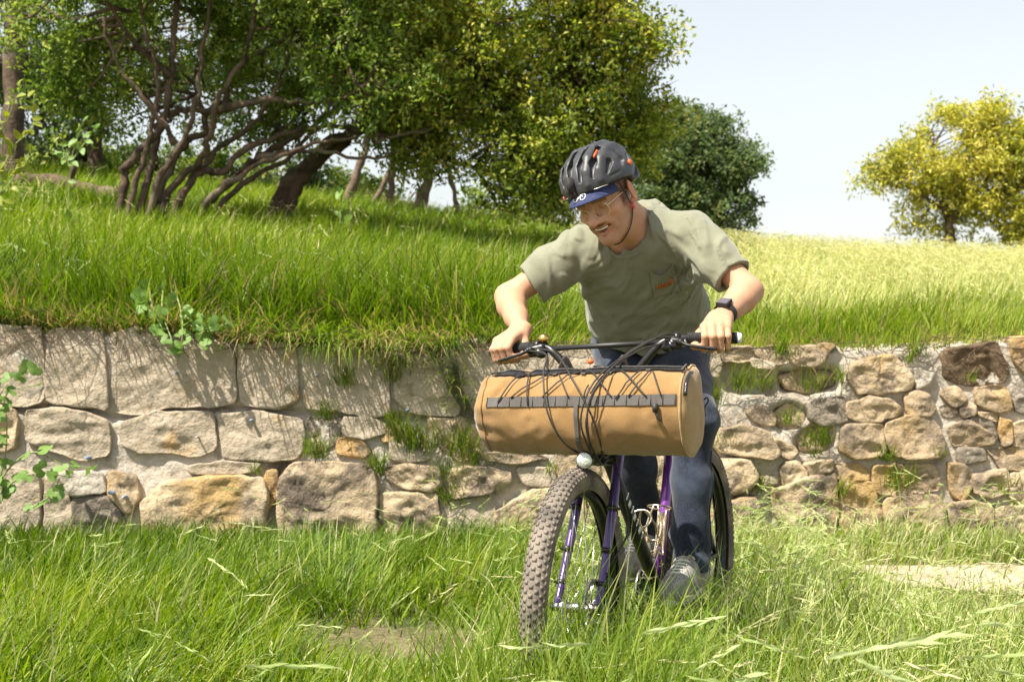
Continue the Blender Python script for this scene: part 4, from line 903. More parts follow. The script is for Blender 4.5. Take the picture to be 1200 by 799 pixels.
class SDF:
    """ops: ('u' | 's' | 'i', k, f)"""
    def __init__(s): s.ops = []; s.disp = None
    def u(s, f, k=.02): s.ops.append(('u', k, f)); return s
    def sub(s, f, k=.01): s.ops.append(('s', k, f)); return s
    def i(s, f, k=.005): s.ops.append(('i', k, f)); return s
    def __call__(s, p):
        d = None
        for o, k, f in s.ops:
            q = f(p); d = q if d is None else smin(d, q, k) if o == 'u' else -smin(-d, q, k) if o == 's' else -smin(-d, -q, k)
        if s.disp: d = d + s.disp(p)
        return d
    def blocks(s, B, C, n, h):
        R = h * n * .5 * 1.74 * 1.25; d = dc = None
        for o, k, f in s.ops:
            pc = f(C)
            if d is None: d = f(B); dc = pc; continue
            m = (pc - dc < 2 * R + k) if o == 'u' else (pc + dc < 2 * R + k) if o == 's' else (pc - dc > -2 * R - k)
            if m.any():
                q = f(B[m]); d[m] = smin(d[m], q, k) if o == 'u' else -smin(-d[m], q, k) if o == 's' else -smin(-d[m], -q, k)
            dc = smin(dc, pc, k) if o == 'u' else -smin(-dc, pc, k) if o == 's' else -smin(-dc, -pc, k)
        if s.disp: d = d + s.disp(B)
        return d
    def mesh(s, lo, hi, h, n=8, margin=.02):
        lo = np.asarray(lo, float); hi = np.asarray(hi, float); nb = np.ceil((hi - lo) / (h * n)).astype(int)
        bi = np.stack(np.meshgrid(*[np.arange(k) for k in nb], indexing='ij'), -1).reshape(-1, 3)
        C = lo + (bi + .5) * n * h; D = s(C); keep = np.abs(D) < h * n * .5 * 1.74 * 1.25 + margin
        bi, C = bi[keep], C[keep]
        g = np.arange(n + 1); G = np.stack(np.meshgrid(g, g, g, indexing='ij'), -1)
        pts = lo + (bi[:, None, None, None] * n + G) * h
        d = s.blocks(pts.reshape(len(bi), -1, 3), C, n, h).reshape(len(bi), n + 1, n + 1, n + 1)
        # cell vertices
        dim = nb * n + 2; key = lambda q: (q[..., 0].astype(np.int64) * dim[1] + q[..., 1]) * dim[2] + q[..., 2]
        cs = np.stack([d[:, a:n + a, b:n + b, c:n + c] for a in (0, 1) for b in (0, 1) for c in (0, 1)], -1)
        act = (cs.min(-1) < 0) & (cs.max(-1) >= 0); w = np.argwhere(act); cv = cs[act]
        corner = np.array([(a, b, c) for a in (0, 1) for b in (0, 1) for c in (0, 1)], float)
        acc = np.zeros((len(w), 3)); cnt = np.zeros(len(w))
        for a in range(8):
            for b in range(a + 1, 8):
                if np.abs(corner[a] - corner[b]).sum() != 1: continue
                x = (cv[:, a] < 0) != (cv[:, b] < 0); t = cv[:, a] / np.where(x, cv[:, a] - cv[:, b], 1)
                acc += np.where(x[:, None], corner[a] + t[:, None] * (corner[b] - corner[a]), 0); cnt += x
        cell = bi[w[:, 0]] * n + w[:, 1:]; V = lo + (cell + acc / cnt[:, None]) * h
        ks = key(cell); order = np.argsort(ks); ks = ks[order]; V = V[order]
        F = []
        for ax in range(3):
            sl0 = [slice(0, n)] * 3; sl1 = list(sl0); sl1[ax] = slice(1, n + 1)
            d0 = d[(slice(None), *sl0)]; d1 = d[(slice(None), *sl1)]; x = (d0 < 0) != (d1 < 0); w = np.argwhere(x)
            g0 = bi[w[:, 0]] * n + w[:, 1:]; e1, e2 = np.zeros(3, int), np.zeros(3, int); e1[(ax + 1) % 3] = 1; e2[(ax + 2) % 3] = 1
            q = np.stack([key(g0 - e1 - e2), key(g0 - e2), key(g0), key(g0 - e1)], 1)
            idx = np.searchsorted(ks, q); idx = np.clip(idx, 0, len(ks) - 1); ok = (ks[idx] == q).all(1)
            fl = (d0[x] >= 0); idx = np.where(fl[:, None], idx[:, ::-1], idx); F.append(idx[ok])
        return V, np.concatenate(F)
    def grad(s, p, e=.003):
        g = np.stack([s(p + e * v) - s(p - e * v) for v in np.eye(3)], -1); return g / (np.linalg.norm(g, axis=-1, keepdims=True) + 1e-9)
    def project(s, p, off=0., it=8):
        p = np.array(p, float)
        for _ in range(it): p = p - (s(p) - off)[..., None] * s.grad(p) * .9
        return p
    def march(s, px, py, off=0., y0=3.6, y1=5.4):
        """points on the surface seen at photo pixels"""
        px = np.asarray(px, float); py = np.asarray(py, float)
        d = np.stack([(px - 600) / FPX, np.ones_like(px), -(py - 400) / FPX], -1); o = A(0, 0, CAM_H); Y = np.full(px.shape, y0)
        for _ in range(60): Y = np.minimum(Y + .8 * (s(o + d * Y[..., None]) - off), y1)
        return o + d * Y[..., None]

# skeleton (metres) ------------------------------------------------------------
LS, RS = A(.548, 4.50, 1.397), A(.208, 4.58, 1.358)
LE, RE = A(.690, 4.37, 1.225), A(-.012, 4.60, 1.215)
NB = A(.395, 4.575, 1.425); HC = A(.272, 4.38, 1.497)
LH, RH_ = A(.545, 4.93, 1.07), A(.365, 4.98, 1.06)
LK, RK = A(.545, 4.53, .855), A(.362, 4.66, .845)
LA = PED[1] - Fr * .10 + UP * .115; RA = PED[-1] - Fr * .085 + UP * .15
TA = nrm(A(.45, 4.95, 1.08) - A(.385, 4.56, 1.42)); TL = LS - RS; TL = nrm(TL - TA * (TL @ TA)); TN = np.cross(TL, TA); TN = TN if TN[1] < 0 else -TN
TR = np.stack([TL, TN, TA], 1)
# head frame: looks down and to the left
yw, pt, rl = rad(30), rad(27), rad(15)
hf = A(-math.sin(yw) * math.cos(pt), -math.cos(yw) * math.cos(pt), -math.sin(pt))
hu0 = A(-math.sin(yw) * math.sin(pt), -math.cos(yw) * math.sin(pt), math.cos(pt)); hr0 = np.cross(hf, hu0)
hu = hu0 * math.cos(rl) + hr0 * math.sin(rl); hr = np.cross(hf, hu); HR = np.stack([hr, hf, hu], 1)
H = lambda x, y, z: HC + HR @ A(x, y, z)

M['skin'] = mat('skin', (.6, .35, .24), .6, attr=True, sss=.12, bump=[(180, .12, .002), (40, .08, .006)], spec=.28,
                noise=[(35., (.55, .27, .18), .52, .85), (9., (.50, .24, .15), .56, .8), (160., (.34, .19, .12), .62, .8)])
body = SDF()
# trunk and legs (inside the clothes)
body.u(ell(A(.395, 4.67, 1.33), TR, (.14, .085, .17)), .03).u(ell(A(.43, 4.83, 1.2), TR, (.14, .10, .17)), .05).u(ell(A(.45, 4.95, 1.08), TR, (.15, .11, .13)), .05)
body.u(rcone(RS, LS, .042, .042), .05)
for (h, k, a) in ((LH, LK, LA), (RH_, RK, RA)): body.u(rcone(h, k, .08, .05), .04).u(rcone(k, a, .048, .034), .03)
# neck and head
body.u(rcone(NB + A(0, .03, -.02), H(0, -.030, -.035), .066, .053), .035)
body.u(rcone(NB + A(-.02, -.05, -.03), H(0, .025, -.07), .030, .026), .03)
body.u(ell(H(0, -.008, .035), HR, (.075, .096, .088)), .02)
body.u(ell(H(0, .030, -.035), HR, (.0605, .062, .086)), .025)
for s in (-1, 1):
    body.u(rcone(H(.050 * s, .000, -.052), H(.016 * s, .070, -.100), .019, .016), .022)
    body.u(ell(H(.043 * s, .060, -.022), HR, (.024, .024, .020)), .02)
    body.u(rcone(H(.012 * s, .090, .022), H(.046 * s, .074, .020), .011, .010), .014)
body.u(ell(H(0, .078, -.101), HR, (.021, .018, .017)), .016)
for s in (-1, 1): body.sub(ell(H(.033 * s, .101, -.002), HR, (.021, .018, .014)), .014)
for s in (-1, 1):
    body.u(ell(H(.032 * s, .0770, .0025), HR, (.0145, .0120, .0105)), .003)
    body.sub(poly([H(.018 * s, .0895, -.002), H(.032 * s, .0912, -.0042), H(.046 * s, .0845, -.002)], [.0016, .0022, .0012]), .003)
body.u(poly([H(0, .088, .016), H(0, .103, -.008), H(0, .119, -.031)], [.0085, .0098, .0128], .004), .012)
for s in (-1, 1): body.u(ell(H(.0135 * s, .1035, -.035), HR, (.0092, .012, .0085)), .006); body.sub(ell(H(.0078 * s, .1125, -.0450), HR, (.0038, .006, .003)), .003)
# open smile
for s in (-1, 1): body.u(poly([H(.020 * s, .098, -.030), H(.034 * s, .081, -.052), H(.036 * s, .074, -.066)], [.006, .008, .006]), .014)
body.u(poly([H(-.030, .079, -.0535), H(-.012, .0965, -.0575), H(0, .0985, -.057), H(.012, .0965, -.0575), H(.030, .079, -.0535)], [.003, .0052, .0048, .0052, .003], .004), .008)
body.u(poly([H(-.027, .081, -.0615), H(0, .0945, -.0755), H(.027, .081, -.0615)], [.0030, .0062, .0030], .006), .008)
mouth = poly([H(-.031, .085, -.0560), H(-.013, .100, -.0640), H(.013, .100, -.0640), H(.031, .085, -.0560)], [.0022, .0074, .0074, .0022], .003); body.sub(mouth, .002)
# ears
for s in (-1, 1):
    Re = np.stack([nrm(hr * s + hf * -.45), nrm(hf - hu * .2), hu], 1); Re[:, 1] = nrm(np.cross(Re[:, 2], Re[:, 0]))
    body.u(ell(H(.083 * s, -.014, -.008), Re, (.0085, .023, .036)), .006)
    body.sub(ell(H(.0925 * s, -.007, -.006), Re, (.0065, .013, .022)), .004)
    body.u(ell(H(.078 * s, -.002, -.034), Re, (.006, .009, .010)), .004)
# arms and hands
HANDS = {}
for s, S_, E_ in ((1, LS, LE), (-1, RS, RE)):
    ax = nrm(GB[s] - GA[s]); fo = nrm(Ff * .95 - UP * .1 - ax * np.dot(Ff * .95 - UP * .1, ax)); up = np.cross(ax, fo); up = up if up[2] > 0 else -up
    G = GA[s] + (GB[s] - GA[s]) * .56
    Wr = G - fo * .062 + up * .050 + ax * (.020 if s > 0 else -.002)
    HANDS[s] = (G, ax, fo, up, Wr)
    body.u(rcone(S_, E_, .046, .037), .02)
    f1 = E_ * .72 + Wr * .28
    body.u(poly([E_, f1, E_ * .35 + Wr * .65, Wr], [.0365, .0395, .031, .0245], .03), .025)
    wside = ax
    for k in (-1, 1): body.u(rcone(Wr + ax * .012 * k, Wr + ax * .018 * k + (G - Wr) * .3, .0205, .019), .015)
    lens_ = (.95, 1.05, 1.0, .84)
    for i in range(4):
        o_ = G + ax * (-.033 + .0215 * i); l = lens_[i]
        kn = o_ + fo * (.020 * l) + up * (.037 - .003 * abs(i - 1.2))
        body.u(rcone(Wr + ax * (-.018 + .012 * i), kn, .0165, .0125), .012)
        pip = o_ + fo * (.051 * l) + up * .010; dip = o_ + fo * (.043 * l) - up * .022; tip = o_ + fo * .016 - up * .0325
        rf = .0102 if i < 3 else .0088
        body.u(poly([kn, pip, dip, tip], [.0118 if i < 3 else .010, rf, rf * .92, rf * .84], .004), .0035)
    th = [Wr - ax * .018 + fo * .012, G - ax * .040 - fo * .018 + up * .008, G - ax * .058 + fo * .008 - up * .020, G - ax * .052 + fo * .036 - up * .020]
    body.u(poly(th, [.017, .0145, .0115, .0095], .008), .012)
V, F = body.mesh((-.12, 3.98, .30), (.86, 5.15, 1.66), .0034)
# colour by place on the body: stubble, lips, brows, hair at the temples, flushed ears and knuckles
q = (V - HC) @ HR; x, y, z = q.T; onhead = (np.abs(x) < .11) & (z > -.13) & (y > -.12) & (z < .15)
col = np.tile(A(.49, .275, .17), (len(V), 1)); nz_ = fbm(V * 60, 3, 71)[:, None]
def blend(m, c): 
    global col
    m = np.clip(m, 0, 1)[:, None] * onhead[:, None]; col = col * (1 - m) + np.asarray(c) * m
col *= 1 + .05 * nz_
g = lambda a, b, s: np.exp(-((a - b) / s) ** 2)
blend(.42 * np.clip((-.044 - z) / .012, 0, 1) * (y > -.01) * np.clip((.02 + y) / .03, 0, 1) * np.clip((z + .135) / .02, 0, 1) * (.75 + .5 * nz_[:, 0]), (.20, .115, .075))
blend(.28 * g(z, -.051, .006) * (np.abs(x) < .03) * (y > .07), (.17, .10, .065))
blend(.75 * g(z, -.0575, .0035) * (np.abs(x) < .027) * (y > .075) + .7 * g(z, -.075, .005) * (np.abs(x) < .022) * (y > .08), (.47, .20, .15))
blend(.92 * (mouth(V) < .0012) * (y < .0985 - 14 * x * x), (.11, .028, .022))
blend(.8 * g(z, .0225 - .004 * np.abs(x) / .04, .0050) * (np.abs(x) > .012) * (np.abs(x) < .052) * (y > .05), (.10, .058, .032))
blend(.85 * np.clip((.028 - y) / .012, 0, 1) * np.clip((z + .03) / .012, 0, 1) * (np.abs(x) < .0795), (.11, .065, .036))
blend(.85 * (np.abs(np.abs(x) - .074) < .012) * g(y, .022, .010) * np.clip((z + .045) / .02, 0, 1), (.12, .07, .04))
blend(.55 * (np.abs(x) > .078) * (y < .012) * (z < .035), (.62, .25, .16))
blend(.30 * g(np.abs(x), .043, .018) * g(z, -.025, .016) * (y > .05), (.62, .27, .19))
blend(.30 * g(z, -.034, .012) * (np.abs(x) < .016) * (y > .09), (.62, .28, .2))
blend(.55 * g(z, -.0035, .0025) * g(np.abs(x), .032, .014) * (y > .075), (.10, .06, .045))
person = thing('person', (.45, 4.7, 0), 'rider in helmet, sage green pocket tee and dark jeans leaning over the handlebar', 'person')
bodyo = part('body', V, F, M['skin'], person, cols=col)
mb = MB()
tq = [H(t, .0945 - 14 * t * t, -.0612 + 5. * t * t) for t in np.linspace(-.021, .021, 9)]
mb.tube(tq, .0033, 6); mb.build('teeth', mat('teeth', (.72, .66, .56), .3), person)

# ------------------------------------------------------------------ shirt
def shirt_noise(p):
    q = (p - A(.41, 4.75, 1.28)) @ TR
    a = fbm(np.stack([q[..., 0] * 13 + 2.2 * np.sin(q[..., 2] * 9), q[..., 1] * 4, q[..., 2] * 3.5], -1), 2, 51) 
    low = np.clip((q[..., 2] - .03) / .12, 0, 1)
    b = np.abs(vnoise(np.stack([q[..., 0] * 5 + q[..., 2] * 6, q[..., 1] * 3, q[..., 2] * 22 - 9 * np.abs(q[..., 0])], -1), 53))
    c = 1 - np.abs(vnoise(np.stack([q[..., 0] * 11 + q[..., 2] * 9, q[..., 1] * 5, q[..., 2] * 6 - 5 * q[..., 0]], -1), 57)) * 2.2
    rad_f = 0
    for (ap, ph, nn) in ((A(.60, 4.46, 1.245), 0., 5.), (A(.185, 4.53, 1.255), 1.3, 5.), (A(.46, 4.50, 1.50), .4, 4.)):   # folds fanning out of armpits and neck
        v = p - ap; dd = np.linalg.norm(v, axis=-1); an = np.arctan2(v[..., 2], v[..., 0])
        wv = np.sin(an * nn + ph + 1.5 * vnoise(v * 9, 55)); rad_f = rad_f + (1 - np.abs(wv) * 1.5) * np.exp(-((dd - .13) / .065) ** 2) * np.clip((.21 - np.abs(q[..., 0])) / .05, 0, 1)
    c1 = np.clip(1 - np.abs(vnoise(np.stack([q[..., 0] * 21 + q[..., 2] * 8 + 1.5 * a, q[..., 1] * 6, q[..., 2] * 5.5 - 3 * q[..., 0]], -1), 58)) * 2.6, 0, 1)
    c2 = np.clip(1 - np.abs(vnoise(np.stack([q[..., 0] * 6 - q[..., 2] * 9, q[..., 1] * 5, q[..., 2] * 20 + q[..., 0] * 12 + 2 * a], -1), 59)) * 2.6, 0, 1)
    return -.006 * a * (1 - .4 * low) + .009 * (b - .35) * low - .006 * np.clip(c, 0, 1) - .0035 * rad_f - .0070 * c1 * (1 - .5 * low) - .0075 * c2 * (.25 + .75 * low)
shirt = SDF()
shirt.u(ell(A(.388, 4.655, 1.325), TR, (.188, .122, .20)), .03)
shirt.u(ell(A(.432, 4.80, 1.195), TR, (.185, .130, .20)), .06)
shirt.u(ell(A(.450, 4.88, 1.115), TR, (.186, .142, .17)), .06)
shirt.u(rcone(RS + A(.02, .03, -.005), LS + A(-.02, .03, -.005), .062, .062), .05)
shirt.u(rcone(NB + A(-.03, .05, -.03), NB + A(.03, .06, .0), .085, .08), .05)
hemn = nrm(A(.03, .42, -.90)); hemc = A(.44, 4.80, 1.070)
shirt.i(plane(hemc, hemn), .006)
shirt.sub(ell(A(.45, 4.93, 1.07), TR, (.185, .130, .13)), .01)
nk0, nk1 = NB + A(0, .03, -.02), H(0, -.03, -.035); nkd = nrm(nk1 - nk0)
for s, S_, E_ in ((1, LS, LE), (-1, RS, RE)):
    d_ = nrm(E_ - S_); end = S_ + d_ * (.185 if s > 0 else .175)
    shirt.u(cut(poly([S_ - d_ * .02 + A(0, .01, -.004), S_ + d_ * .10 + A(0, 0, -.006), end + d_ * .03 + A(0, 0, -.012)], [.062, .062, .060], .03), plane(end, d_ + A(0, 0, -.12 * s * 0))), .045)
    shirt.sub(rcone(end - d_ * .025 + A(0, 0, -.010), end + d_ * .06 + A(0, 0, -.012), .044, .0530), .006)
ncen = NB + A(-.045, -.045, -.005)
nkN = nrm(nkd * .75 + A(-.05, -.62, .02)); nkS = nrm(np.cross(nkN, UP)); nkU = np.cross(nkS, nkN)
NR = np.stack([nkS, nkU, nkN], 1)
OPN = (NB + A(-.050, -.055, -.004), NR, (.074, .090, .17)); shirt.sub(ell(*OPN), .008)
# long folds: ridges laid on the cloth
FOLD = [([(786, 245), (790, 265), (793, 292)], .010), ([(801, 245), (817, 268), (815, 294), (832, 316)], .012), ([(828, 318), (797, 346), (766, 366)], .010), ([(832, 366), (800, 381), (758, 392)], .012), ([(828, 374), (800, 374), (752, 382)], .009),
        ([(701, 292), (708, 310), (714, 330)], .009), ([(661, 278), (668, 300), (675, 325)], .010), ([(682, 283), (690, 302), (698, 322)], .009), ([(704, 396), (734, 380), (775, 374)], .010), ([(813, 250), (826, 288), (832, 326)], .011), ([(838, 268), (850, 296)], .008),
        ([(642, 286), (630, 314)], .008), ([(655, 282), (648, 322)], .009), ([(690, 345), (716, 362), (750, 366)], .010), ([(700, 372), (728, 392)], .008), ([(770, 250), (764, 275), (762, 300)], .009)]
rid = []
for pp, r in FOLD:
    pp = np.array(pp, float); s0 = shirt.march(pp[:, 0], pp[:, 1])
    if np.abs(shirt(s0)).max() > .008: continue
    s0 = s0 - shirt.grad(s0) * (r * .55); s0 = spline(s0, 2); rid.append((s0, r))
for s0, r in rid: shirt.u(poly(s0, r * np.sin(np.linspace(.25, math.pi - .25, len(s0))), .004), .028)
shirt.disp = shirt_noise
V, F = shirt.mesh((-.02, 4.2, .94), (.84, 5.2, 1.58), .0045, margin=.035)
def weave(N, Lk, tc, src, mix, nz, b): return mix(nz(7., .4, .7), src, (.18, .182, .125))
M['tee'] = mat('sage_cotton', (.225, .225, .16), .9, extra=weave, noise=(300., (.19, .19, .135), .4, .7), bump=[(500, .25, .0015), (26, .18, .01)], sheen=.25, spec=.2)
sh = part('shirt', V, F, M['tee'], person, label='sage green cotton tee with a chest pocket')
# ribbed collar round the opening
ang = np.linspace(0, 2 * math.pi, 65)[:-1]; opn = ell(*OPN)
ring = OPN[0] + np.cos(ang)[:, None] * nkS * .075 + np.sin(ang)[:, None] * nkU * .09
for _ in range(24):
    ring = ring - .7 * shirt(ring)[:, None] * shirt.grad(ring)
    ge = np.stack([opn(ring + .002 * v) - opn(ring - .002 * v) for v in np.eye(3)], -1); ge /= np.linalg.norm(ge, axis=1)[:, None]
    ring = ring - .5 * (opn(ring) - .006)[:, None] * ge
for _ in range(3): ring = .5 * ring + .25 * (np.roll(ring, 1, 0) + np.roll(ring, -1, 0))
V, F = tube_geo(ring + 0, .0050, 8, closed=True); part('collar', V, F, M['tee'], sh)
# pocket, its stitching and the little orange embroidery
pu = np.linspace(0, 1, 22); pv = np.linspace(0, 1, 22); PU, PV = np.meshgrid(pu, pv)
cx = np.array([[761, 317], [789, 309], [798, 341], [766, 349]], float)
def pk(u, v, off):
    q = (1 - u)[..., None] * (1 - v)[..., None] * cx[0] + u[..., None] * (1 - v)[..., None] * cx[1] + u[..., None] * v[..., None] * cx[2] + (1 - u)[..., None] * v[..., None] * cx[3]
    q = q + np.stack([0 * u, 7 * np.sin(u * math.pi) * (1 - v) ** 2], -1)
    s0 = shirt.march(q[..., 0], q[..., 1]); return s0 + shirt.grad(s0) * off[..., None]
off = .004 + .014 * np.sin(PU * math.pi) * (1 - PV) ** 4
Vp = pk(PU, PV, off).reshape(-1, 3); n = 22; i = (np.arange(n - 1)[:, None] * n + np.arange(n - 1)[None]).ravel()
Vq = pk(PU, PV, off * 0 - .004).reshape(-1, 3)
Fp = np.stack([i, i + 1, i + n + 1, i + n], 1); Vi = pk(PU, PV, off - .0025).reshape(-1, 3)
edge = np.r_[np.arange(n), np.arange(1, n) * n + n - 1, (n - 1) * n + np.arange(n - 2, -1, -1), np.arange(n - 2, 0, -1) * n]
Fe = np.array([(edge[(k + 1) % len(edge)], edge[k], edge[k] + n * n, edge[(k + 1) % len(edge)] + n * n) for k in range(len(edge))])
part('pocket', np.r_[Vp, Vi], np.r_[Fp, Fp[:, ::-1] + n * n, Fe], M['tee'], sh)
mb = MB(); orange = mat('orange_thread', (.52, .15, .04), .7)
def pl(uv): 
    uv = np.array(uv, float); return pk(uv[:, 0], uv[:, 1], .0055 + .014 * np.sin(uv[:, 0] * math.pi) * (1 - uv[:, 1]) ** 4)
# short orange script, as read from the photograph
for st in ([(.18,.66),(.20,.54),(.25,.66),(.29,.53),(.32,.66)], [(.36,.66),(.38,.54),(.44,.54),(.45,.66),(.37,.66)], [(.52,.52),(.58,.54),(.58,.64),(.51,.64),(.52,.54)], [(.64,.66),(.64,.50),(.70,.52),(.70,.64)], [(.76,.64),(.76,.36)], [(.82,.48),(.77,.56),(.84,.64)]):
    mb.tube(spline(pl(st), 4), .0020, 5)
mb.build('embroidery', orange, sh)

# ------------------------------------------------------------------ jeans and shoes
jeans = SDF()
jeans.u(ell(A(.45, 4.96, 1.075), TR, (.172, .135, .13)), .04)
for (h, k, a) in ((LH, LK, LA), (RH_, RK, RA)):
    jeans.u(rcone(h, k, .098, .066), .05)
    d_ = nrm(a - k); end = a + d_ * .035
    jeans.u(cut(poly([k, k * .55 + a * .45, end + d_ * .03], [.065, .060, .060], .03), plane(end, d_)), .04)
    jeans.sub(rcone(end - d_ * .03, end + d_ * .05, .048, .056), .006)
def jn(p):
    leg = np.clip((1.0 - p[..., 2]) / .2, 0, 1)
    kn = np.exp(-((p[..., 2] - .86) / .14) ** 2); an = np.exp(-((p[..., 2] - .47) / .09) ** 2)
    a = vnoise(np.stack([p[..., 0] * 9 + p[..., 2] * 7, p[..., 1] * 9, p[..., 2] * 24], -1), 61); b = fbm(np.stack([p[..., 0] * 16, p[..., 1] * 16, p[..., 2] * 7], -1), 2, 63)
    return -.009 * a * (.35 + .9 * kn + .9 * an) - .004 * b
jeans.disp = jn
V, F = jeans.mesh((.15, 4.35, .28), (.78, 5.2, 1.28), .0048, margin=.035)
def denim(N, Lk, tc, src, mix, nz, b): return mix(nz(5., .5, .75), src, (.065, .08, .12))
M['denim'] = mat('dark_denim', (.011, .015, .028), .85, extra=denim, noise=[(260., (.04, .05, .085), .45, .75)], bump=[(520, .4, .002), (40, .2, .008)], sheen=.2, spec=.2)
jo = part('jeans', V, F, M['denim'], person, label='dark indigo blue jeans')
for (k, a, s) in ((LK, LA, 1), (RK, RA, -1)):                # outer seams
    t = np.linspace(.25, .96, 18); p0 = k[None] * (1 - t)[:, None] + a[None] * t[:, None] + Lr * .09 * s - Fr * .0
    tube('seam', jeans.project(p0, .0008), .0024, M['denim'], jo, 5)
M['shoe'] = mat('grey_shoe', (.20, .19, .18), .8, noise=[(50., (.38, .36, .33), .45, .7)], bump=(200, .4, .003))
M['sole'] = mat('pale_sole', (.55, .53, .48), .7, noise=(40., (.3, .27, .22), .5, .7))
M['lace_w'] = mat('white_lace', (.7, .69, .66), .8)
for s, pd, an in ((1, PED[1], LA), (-1, PED[-1], RA)):
    sd = SDF(); up_ = UP; f0 = pd + UP * .048 + Fr * .055; hl_ = pd - Fr * .165 + UP * (.052 + (.03 if s < 0 else 0))
    ud = nrm(UP - (f0 - hl_) * ((f0 - hl_) @ UP) / ((f0 - hl_) @ (f0 - hl_)))
    sd.u(rcone(f0 - Fr * .0, hl_, .044, .036), .02).u(rcone(f0 + Fr * .025 - UP * .010, f0 - Fr * .05, .036, .046), .02)
    sd.u(rcone(hl_ + ud * .015 + Fr * .02, an + UP * -.01 , .042, .043), .03).u(rcone(f0 - Fr * .06 + ud * .02, an, .036, .042), .03)
    sd.i(plane(f0 - ud * .026, -ud), .006)
    sd.sub(rcone(an - UP * .02, an + UP * .05, .034, .037), .006)
    c_ = pd; V, F = sd.mesh(np.minimum(f0, hl_) - .1, np.maximum(np.maximum(f0, hl_), an) + .1, .005)
    so = part('shoe', V, F, M['shoe'], person)
    t = np.linspace(0, 2 * math.pi, 33)[:-1]; mid = (f0 + Fr * .02 + hl_) / 2 - ud * .032; Lh = np.linalg.norm(f0 - hl_) / 2 + .055
    fx = nrm(f0 - hl_); wid = .040 + .010 * np.cos(t); rg_ = [mid + fx * Lh * np.cos(a_) * .97 + Lr * w_ * math.sin(a_) for a_, w_ in zip(t, wid)]
    V = np.array([p + ud * h_ for h_ in (-.012, .010) for p in rg_]); n = 32
    part('sole', V, [(j, (j + 1) % n, n + (j + 1) % n, n + j) for j in range(n)] + [tuple(range(n - 1, -1, -1)), tuple(range(n, 2 * n))], M['sole'], so)
    mb = MB()
    for k in range(5):
        c0 = f0 - Fr * (.0 + .020 * k) + ud * .07; mb.tube(sd.project(np.array([c0 - Lr * .022, c0 - Lr * .008, c0 + Lr * .008, c0 + Lr * .022]), .002), .0026, 5)
    mb.build('laces', M['lace_w'], so)

# ------------------------------------------------------------------ helmet, cap, glasses, watch
W_ = lambda q: HC + np.asarray(q, float) @ HR.T
M['shell'] = mat('helmet_shell', (.032, .033, .037), .48, noise=(30., (.055, .055, .06), .5, .7), spec=.5)
M['foam'] = mat('helmet_foam', (.012, .012, .013), .8)
M['navy'] = mat('navy_cloth', (.018, .026, .085), .85, bump=(400, .3, .0015), noise=(200., (.03, .04, .11), .4, .7))
M['wire'] = mat('gold_wire', (.75, .58, .36), .25, metal=1.)
M['strap'] = mat('strap', (.02, .018, .018), .8)
I3 = np.eye(3)
hel = SDF()
hel.u(ell((0, -.012, .056), I3, (.103, .134, .103)), .01)
hel.u(ell((0, -.085, .012), I3, (.078, .060, .050)), .03)
rim_f = lambda p: (np.interp(p[..., 1], [-.15, -.06, -.02, .02, .12], [-.012, .010, .034, .044, .060]) - p[..., 2]) * .85
hel.i(lambda p: rim_f(p), .004)
hel.sub(ell((0, -.010, .036), I3, (.083, .108, .100)), .006)
# vents: long slots running front to back, larger slashes at the sides
def hs(x, t, o=0.):
    k = math.sqrt(max(1 - (x / .103) ** 2, 0)); t = rad(t); return A(x * (1 - o * 4), -.012 + (.134 - o) * math.cos(t) * k, .056 + (.103 - o) * math.sin(t) * k)
for s in (-1, 1):
    # soft ribs between the slots
    for x0, x1 in ((.034, .030), (.066, .058)): hel.u(poly([hs(x0 * s, t, .004) if t < 90 else hs((x0 * (150 - t) / 60 + x1 * (t - 90) / 60) * s, t, .004) for t in (14, 35, 60, 90, 120, 150)], [.004, .006, .007, .007, .007, .006], .01), .02)
    hel.sub(poly([hs(.0165 * s, 22, .003), hs(.018 * s, 48, .004), hs(.019 * s, 82, .004)], [.005, .0105, .008], .004), .003)
    hel.sub(poly([hs(.049 * s, 24, .003), hs(.052 * s, 48, .004), hs(.050 * s, 84, .004)], [.0055, .0120, .009], .004), .003)
    hel.sub(poly([hs(.080 * s, 26, .003), hs(.084 * s, 56, .004)], [.005, .0105], .004), .003)
    hel.sub(poly([hs(.082 * s, 98, .002), hs(.097 * s, 92, .002), hs(.100 * s, 66, .002)], [.003, .0115, .005], .004), .003)
    hel.sub(poly([hs(.084 * s, 145, .002), hs(.094 * s, 148, .002)], [.003, .012], .004), .003)
    hel.sub(poly([hs(.030 * s, 108, .003), hs(.032 * s, 142, .003)], [.007, .009], .004), .005)
    hel.sub(poly([(.085 * s, .063, .070), (.102 * s, .022, .066)], [.0025, .0045], .004), .002)
    hel.sub(poly([(.100 * s, -.050, .018), (.085 * s, -.085, .03)], [.010, .012], .004), .004)
V, F = hel.mesh((-.13, -.18, -.06), (.13, .15, .20), .0026, margin=.012)
he = bpy.data.objects.new('helmet', None); COL.objects.link(he); he.parent = person; ORG[he] = ORG[person]; he['label'] = 'matt grey-black vented bike helmet with orange details'
part('shell', W_(V), F, M['shell'], he)
liner = SDF(); liner.u(ell((0, -.010, .040), I3, (.090, .117, .098)), .01); liner.i(lambda p: rim_f(p) - .004, .003); liner.sub(ell((0, -.010, .034), I3, (.080, .104, .094)), .004)
V, F = liner.mesh((-.12, -.16, -.04), (.12, .14, .17), .004); part('liner', W_(V), F, M['foam'], he)
for x in (-.050, .050):
    mb = MB(); mb.tube(np.array([W_(hs(x, t, .006)) for t in (62, 70, 80)]), .0050, 6, flat=(hr, .6)); mb.build('orange_trim', M['orange'], he)
